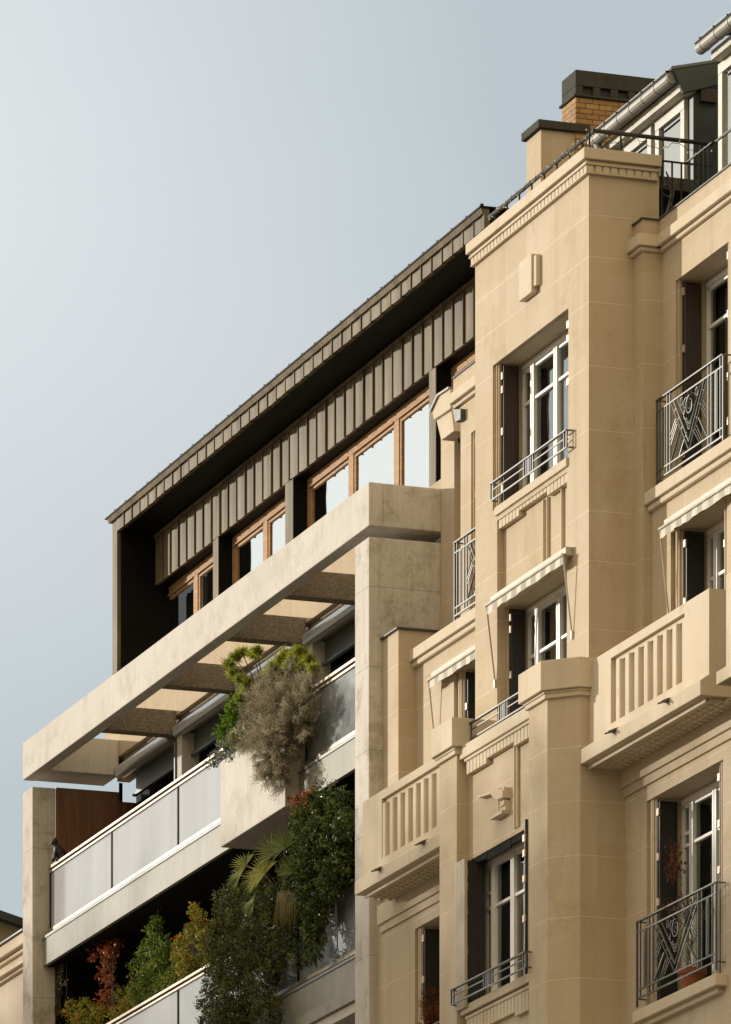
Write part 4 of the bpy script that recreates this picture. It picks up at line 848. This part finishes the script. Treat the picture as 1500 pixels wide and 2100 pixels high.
plant('trailing_myrtle', 'small grey-green trailing plant hanging over the left corner of the concrete planter', at(475, 1560, 28.95), f_, leafmat('silver_leaves', [(.03, .05, .025), (.12, .15, .11), (.48, .47, .42)], .4, .2), MB().tube([at(475, 1560, 28.95), at(450, 1555, 28.8)], .008, 4))
# climber over the lower balcony
b_ = [bl(698, 1650, 28.85, 36), bl(660, 1660, 28.82, 42), bl(630, 1690, 28.75, 44), bl(690, 1710, 28.8, 44), bl(655, 1730, 28.7, 52), bl(700, 1770, 28.8, 32), bl(640, 1775, 28.68, 50), bl(680, 1800, 28.74, 42), bl(640, 1830, 28.68, 48), bl(655, 1870, 28.72, 36), bl(640, 1905, 28.7, 30), bl(650, 1935, 28.74, 24), bl(640, 1960, 28.78, 20), bl(612, 1670, 28.8, 24), bl(705, 1690, 28.75, 30)]
f_ = leafy(b_, 15000, .062, .036, .25, .5)
s_ = MB()
for _ in range(16): a = at(640+80*rnd(), 1640+60*rnd(), 28.9); s_.tube([a, a+Vector((.2*gau(0, 1), -.1, -.8)), a+Vector((.3*gau(0, 1), -.12, -1.7))], .008, 4)
for q in range(9):
    a = at(620+75*rnd(), 1640, 28.86); e = at(612+95*rnd(), 1575+30*rnd(), 28.82); s_.tube([a, (a+e)/2+Vector((.1*gau(0, 1), 0, 0)), e], .004, 4)
    for _ in range(10): leaf(f_, a+(e-a)*rnd(), unit(), unit(), .05, .028, rnd())
plant('climbing_vine', 'dense dark green climber covering the right end of the lower balcony beside the concrete pier', at(660, 1990, 29.1), f_, leafmat('vine_leaves', [(.014, .03, .006), (.055, .085, .016), (.19, .22, .07)], .32, .2), s_)
f_ = leafy([bl(618, 1640, 28.74, 20), bl(640, 1632, 28.74, 18), bl(606, 1665, 28.72, 12), bl(598, 1650, 28.75, 12)], 420, .055, .03, .2, .4)
plant('red_creeper', 'small patch of reddish creeper leaves below the planter at the top of the climber', at(625, 1660, 28.8), f_, leafmat('red_creeper_leaves', [(.12, .025, .01), (.28, .075, .03), (.40, .20, .10)], .4, .3))
b_ = [bl(598, 1790, 28.78, 40), bl(560, 1855, 28.74, 40), bl(600, 1868, 28.76, 42), bl(545, 1822, 28.8, 34), bl(505, 1835, 28.86, 28), bl(590, 1925, 28.76, 34), bl(470, 1830, 28.95, 24), bl(615, 1960, 28.8, 26), bl(570, 1985, 28.74, 30), bl(610, 1735, 28.82, 34)]
plant('trailing_ivy', 'mid-green trailing ivy filling the space between the fan palm and the big dark shrub', at(580, 1990, 29.1), leafy(b_, 7000, .05, .028, .25, .5), leafmat('ivy_leaves', [(.015, .03, .006), (.06, .085, .015), (.20, .21, .05)], .35, .25), MB().tube([at(580, 1990, 29.1), at(575, 1850, 28.85), at(590, 1780, 28.85)], .012, 5))
b_ = [bl(px, py, 29.18, 20+8*rnd()) for px, py in ((262, 2062), (286, 2052), (308, 2036), (335, 2024), (356, 2010), (380, 1998), (404, 1984), (424, 1962), (372, 1968), (250, 2040), (275, 2030))]
plant('mixed_box_plants', 'row of low yellow-green box plants just above the lower balcony rail', at(330, 2075, 29.25), leafy(b_, 3400, .045, .022, .2, .05), leafmat('box_leaves', [(.05, .07, .01), (.20, .22, .03), (.42, .40, .08)], .4, .35), MB().tube([at(262, 2085, 29.25), at(400, 2010, 29.25)], .02, 5))
def fan(mb, hub, d, ln, n, spread, tint, up=Vector((0, 0, 1))):
    s = d.cross(up).normalized(); e = s.cross(d).normalized()
    for k in range(n):
        a = (k/(n-1)-.5)*spread; v = (d*math.cos(a)+s*math.sin(a)*1.0+e*.12*math.cos(a*3)).normalized(); q = hub+v*ln*(.75+.25*math.cos(a)+.06*gau(0, 1)); m = hub+v*ln*.5; w_ = v.cross(e).normalized()*.0085
        mb.quad(hub, m-w_, q+Vector((0, 0, -.05*rnd())), m+w_); mb.t.append(max(0, min(1, tint+gau(0, .15))))
f_ = MB(); s_ = MB(); hub = at(575, 1830, 28.85)
for px, py, y_, ln, dx, dz, tn in ((505, 1775, 28.60, .36, -1, .35, .75), (530, 1800, 28.50, .34, -.9, .25, .9), (492, 1795, 28.58, .30, -1, -.1, .5), (560, 1752, 28.55, .42, -.6, .8, .5), (585, 1740, 28.6, .40, -.2, .9, .35), (545, 1790, 28.48, .36, -.7, .6, .95), (520, 1850, 28.6, .28, -1, -.3, .6), (600, 1790, 28.55, .32, .1, .8, .3)):
    c = at(px, py, y_); d = Vector((dx*.6, -.45, dz)).normalized(); fan(f_, c, (d+Vector((-.3, .15, 0))).normalized(), ln*.92, 24, 3.3, tn, Vector((.35, -.8, .4))); s_.tube([hub, (hub+c)/2+Vector((0, 0, .08)), c], .010, 5)
plant('fan_palm', 'fan palm with spiky yellow-green fronds reaching out over the lower balcony', at(575, 1990, 29.1), f_, leafmat('palm_leaves', [(.03, .06, .008), (.13, .17, .02), (.36, .35, .06)], .4, .3), s_.tube([at(575, 1990, 29.1), hub], .03, 6))
f_ = MB()
for _ in range(300):
    p = at(580+38*rnd(), 1832+34*rnd(), 28.60+.08*rnd()); d = Vector((gau(0, .4), -.4-.3*rnd(), .35)).normalized(); q = p+d*.10; l_ = .12+.26*rnd(); w_ = Vector((.004, .002, 0))
    f_.quad(p-w_, q-w_, q+Vector((gau(0, .08), -.03, -l_)), q+w_, p+w_); f_.t.append(rnd())
plant('tussock_grass', 'drooping golden grass tuft hanging below the fan palm', at(600, 1850, 28.7), f_, leafmat('grass_blades', [(.03, .03, .008), (.10, .085, .02), (.22, .18, .06)], .6, .3))
b_ = [bl(470, 1865, 28.75, 44), bl(500, 1890, 28.66, 52), bl(450, 1925, 28.62, 46), bl(520, 1940, 28.6, 58), bl(470, 1975, 28.55, 58), bl(535, 2010, 28.6, 50), bl(440, 2010, 28.55, 40), bl(490, 2050, 28.5, 64), bl(430, 2060, 28.52, 36), bl(545, 2080, 28.55, 50), bl(480, 2110, 28.5, 70), bl(440, 2110, 28.5, 50), bl(555, 1900, 28.66, 34), bl(565, 1960, 28.66, 30), bl(452, 1840, 28.8, 20)]
f_ = leafy(b_, 34000, .046, .020, .3, .35, 8)
s_ = MB()
for c, r in b_:
    for _ in range(6): p, v = inblob(c, r); s_.tube([at(500, 1960, 29.0), (at(500, 1960, 29.0)+p)/2+Vector((0, -.1, .1)), p], .008, 4, .003)
plant('hanging_juniper', 'large dark fine-leaved shrub hanging over the lower balcony glass, biggest of its plants', at(500, 1990, 29.1), f_, leafmat('juniper_leaves', [(.016, .026, .005), (.065, .08, .016), (.22, .22, .075)], .5, .2), s_)
b_ = [bl(212, 1925, 29.3, 26), bl(232, 1935, 29.3, 26), bl(200, 1950, 29.3, 24), bl(222, 1972, 29.3, 24), bl(212, 2000, 29.3, 18), bl(228, 2020, 29.3, 22), bl(216, 2050, 29.28, 26), bl(245, 2065, 29.28, 22)]
f_ = leafy(b_, 1500, .065, .034, .1, .5)
s_ = MB()
for k in range(5): s_.tube([at(225+5*k, 2110, 29.3), at(226+6*gau(0, 1), 2010, 29.3), at(205+10*k, 1925, 29.3)], .010, 5, .004)
plant('red_leaved_shrub', 'thin shrub with rust-red autumn leaves behind the lower left balcony glass', at(225, 2110, 29.3), f_, leafmat('autumn_leaves', [(.14, .03, .01), (.36, .09, .025), (.55, .26, .15)], .35, .3), s_)
b_ = [bl(326, 1858, 29.25, 9, kz=1.6), bl(324, 1885, 29.25, 16), bl(318, 1910, 29.25, 22), bl(310, 1940, 29.25, 24), bl(338, 1940, 29.25, 24), bl(296, 1968, 29.25, 28), bl(335, 1975, 29.22, 36), bl(310, 2010, 29.2, 38), bl(350, 2010, 29.2, 30), bl(290, 2040, 29.2, 30), bl(330, 2040, 29.2, 30), bl(268, 1985, 29.3, 14)]
f_ = leafy(b_, 3600, .075, .032, .2, .15)
s_ = MB()
for k in range(5): s_.tube([at(310+6*k, 2080, 29.3), at(305+8*k, 1990, 29.25), at(300+11*k, 1930, 29.25)], .012, 5, .004)
s_.tube([at(320, 1990, 29.25), at(326, 1852, 29.25)], .008, 5, .003)
plant('tall_green_shrub', 'tall mid-green leafy shrub with one upright shoot behind the lower balcony glass', at(320, 2090, 29.3), f_, leafmat('green_leaves', [(.03, .065, .008), (.12, .19, .022), (.34, .38, .08)], .33, .35), s_)
def flowering(name, label, b_, base, n, nf, cols):
    f_ = leafy(b_, n, .05, .028, .2, .1); o = plant(name, label, base, f_, leafmat(name+'_leaves', cols, .4, .35), MB().tube([base, b_[0][0]], .012, 5))
    fl = MB()
    for _ in range(nf):
        c, r = b_[int(rnd()*len(b_))]; p, v = inblob(c, r, .85)
        for _ in range(6): d = unit(); leaf(fl, p+d*.012, d, unit(), .028, .022, rnd())
    fl.build('blossom', leafmat(name+'_blossom', [(.55, .03, .01), (.62, .12, .02)], .5, .3), o)
flowering('lantana_bush', 'yellow-green flowering bush with red blooms beside the big dark hanging shrub', [bl(400, 1868, 29.0, 20), bl(412, 1890, 29.0, 24), bl(392, 1915, 29.0, 24), bl(372, 1950, 29.05, 30), bl(385, 1980, 29.05, 30), bl(420, 1925, 28.95, 24), bl(366, 1930, 29.05, 14)], at(395, 2030, 29.2), 2400, 30, [(.08, .09, .01), (.27, .26, .03), (.46, .40, .07)])
flowering('low_flower_bush', 'low yellow-green bush with red flowers in the lower left corner of the balcony', [bl(150, 2072, 29.2, 26), bl(178, 2068, 29.2, 26), bl(195, 2092, 29.2, 28), bl(125, 2092, 29.2, 20), bl(165, 2100, 29.15, 34), bl(260, 2068, 29.15, 24), bl(240, 2092, 29.15, 30), bl(205, 2076, 29.15, 20)], at(165, 2125, 29.3), 2600, 30, [(.09, .10, .01), (.28, .28, .03), (.48, .44, .08)])
f_ = leafy([bl(122, 1990, 29.1, 14), bl(130, 2010, 29.1, 16), bl(118, 2030, 29.1, 12), bl(112, 2055, 29.0, 10)], 130, .045, .022, .1, .4); s_ = MB()
for k in range(7): s_.tube([at(112+3*k, 2080, 29.1), at(112+5*gau(0, 1)+3*k, 2030, 29.05), at(112+4*k, 1975, 29.1)], .005, 4, .002)
plant('withered_vine', 'thin withered vine climbing beside the left concrete pier', at(120, 2085, 29.1), f_, leafmat('dry_leaves', [(.06, .04, .02), (.18, .13, .08), (.30, .25, .18)], .7, .2), s_)
# potted plants on the stone building's lower windows
pc = at(1420, 1995, 28.98); pr_ = .125; po = thing('potted_shrub', 'terracotta pot holding a nearly leafless brown shrub on the lower right window sill', 'potted plant', (pc.x, pc.y, 16.0))
MB().lathe((pc.x, pc.y, 16.003), [(.001, 0), (.105, 0), (.15, .22), (.172, .225), (.178, .29), (.160, .29), (.150, .25), (.001, .25)], 24).build('pot', plain('terracotta', (.30, .095, .04), .75, 0, .2, 9), po, smooth=False)
s_ = MB(); f_ = MB(); 
def twig(p, d, ln, lev):
    q = p+d*ln; s_.tube([p, (p+q)/2+unit()*ln*.08, q], .010*.62**lev+.002, 4, .007*.62**lev+.0015)
    if lev < 4:
        for _ in range(3 if lev else 4): twig(p+(q-p)*(.55+.45*rnd()), (d+unit()*.62+Vector((0, 0, .15))).normalized(), ln*(.55+.2*rnd()), lev+1)
    elif rnd() < .22:
        for _ in range(3): leaf(f_, q, unit(), unit(), .045, .022, rnd())
twig(Vector((pc.x, pc.y, 16.24)), Vector((0, 0, 1)), .46, 0)
for _ in range(190):
    p, v = inblob(at(1384+8*gau(0, 1), 1768+10*gau(0, 1), 28.98), (.10, .07, .24)); leaf(f_, p, (Vector((0, 0, -1))+unit()*.6).normalized(), unit(), .05, .024, rnd())
s_.build('stem', BARK, po); f_.build('foliage', leafmat('brown_leaves', [(.07, .025, .012), (.20, .075, .03)], .6, .2), po)
pc = at(882, 2080, 29.05); oo = thing('dry_shrub', 'orange-brown dry shrub in the lower window between the concrete pier and the left buttress', 'plant', (pc.x, pc.y, 16.0))
strands([bl(882, 2052, 29.0, 24), bl(874, 2030, 29.0, 14), bl(888, 2090, 29.0, 26), bl(880, 2110, 29.0, 24)], 1500, .07, .008, .8, .1).build('foliage', leafmat('orange_leaves', [(.13, .04, .012), (.34, .12, .04)], .7, .3), oo); MB().tube([(pc.x, pc.y, 16), (pc.x, pc.y, 16.6)], .012, 5).build('stem', BARK, oo)
# seated cat figure on the end of the balcony rail
c0 = at(118, 1772, 28.99); cz = 22.607
k_ = MB()
def loft(pp):                                                         # tapered tube through (point, radius)
    n = 12; rings = []
    for i, (p, r) in enumerate(pp):
        p = Vector(p); d = (Vector(pp[min(i+1, len(pp)-1)][0])-Vector(pp[max(i-1, 0)][0])).normalized(); a = d.cross(Vector((1, 0, .01))).normalized(); b = d.cross(a); rings.append(len(k_.v))
        k_.v += [tuple(p+(a*math.cos(t)+b*math.sin(t))*r) for t in (6.2832*j/n for j in range(n))]
    for q in range(len(rings)-1):
        for j in range(n): k_.f.append((rings[q]+j, rings[q]+(j+1) % n, rings[q+1]+(j+1) % n, rings[q+1]+j))
    k_.f.append(tuple(rings[0]+j for j in range(n-1, -1, -1))); k_.f.append(tuple(rings[-1]+j for j in range(n)))
w_ = lambda a, z, s=0: (c0.x+s, c0.y+a, cz+z)                           # a: across the rail (towards the left of the view is negative)
loft([(w_(.115, .03), .02), (w_(.10, .055), .062), (w_(.065, .10), .088), (w_(.025, .155), .078), (w_(-.005, .205), .060), (w_(-.025, .24), .046), (w_(-.033, .262), .046), (w_(-.045, .29), .054), (w_(-.052, .318), .042), (w_(-.055, .335), .015)])
loft([(w_(-.06, .275), .034), (w_(-.088, .270), .026), (w_(-.104, .266), .012)])
for s in (-.03, .03):
    loft([(w_(-.02, .20, s), .030), (w_(-.045, .10, s), .022), (w_(-.055, .02, s), .018), (w_(-.06, .006, s), .016)]); loft([(w_(-.045, .005, s), .014), (w_(-.085, .008, s), .016), (w_(-.095, .006, s), .010)])
    loft([(w_(.08, .08, s*1.6), .045), (w_(.04, .03, s*1.9), .030), (w_(-.01, .012, s*2), .018)])
    loft([(w_(-.040, .315, s*.95), .022), (w_(-.036, .350, s*1.1), .010), (w_(-.034, .366, s*1.15), .003)])
loft([(w_(.12, .03), .020), (w_(.17, .015), .016), (w_(.19, -.06), .014), (w_(.185, -.10), .010)])
ca = k_.build('cat_figure', plain('black_fur', (.012, .011, .010), .6, 0, .3, 30), remesh=.009); tag(ca, 'small black cat sitting on the left end of the upper balcony rail by the pier', 'cat')

# ------------------------------------------------------------------ street trees across the road, seen only as shade and reflections
LEAFT = leafmat('plane_leaves', [(.05, .045, .012), (.10, .085, .02), (.18, .12, .03)], .6, .3)
def street_tree(x, y, h, n, seed):
    random.seed(seed); s_ = MB(); f_ = MB(); b0 = Vector((x, y, .15)); top = b0+Vector((0, 0, h*.62)); s_.tube([b0, b0+Vector((.1, .05, h*.3)), top], .30, 8, .14)
    for k in range(14):
        a = 6.283*k/14+gau(0, .2); st0 = b0+Vector((0, 0, h*(.34+.26*rnd()))); e = st0+Vector((math.cos(a)*3.4*(.6+.6*rnd()), math.sin(a)*2.6*(.6+.6*rnd()), h*(.10+.22*rnd()))); s_.tube([st0, (st0+e)/2+Vector((0, 0, .5)), e], .10, 6, .03)
    for j in range(n):                                                  # crown thins out towards the top
        a = rnd()*6.283; q = rnd()**.5; zz = h-9+9*(1-(1-rnd())**.62)
        if rnd() < max(0, (zz-(h-4.2))/4.2)**1.1: continue
        c = Vector((x+math.cos(a)*q*5.4, y+math.sin(a)*q*3.2, zz))
        for _ in range(6): leaf(f_, c+unit()*.35*rnd(), unit(), unit(), .26, .2, rnd())
    o = thing('street_tree', 'loosely leaved street tree standing across the road from the balconies', 'tree', b0, 'street trees across the road'); s_.build('trunk', BARK, o); f_.build('crown', LEAFT, o)
for k in range(8): street_tree(-140+7.2*k, -2.5+1.5*math.sin(k*2.1), 31.0-.60*k, 2700, 40+k)
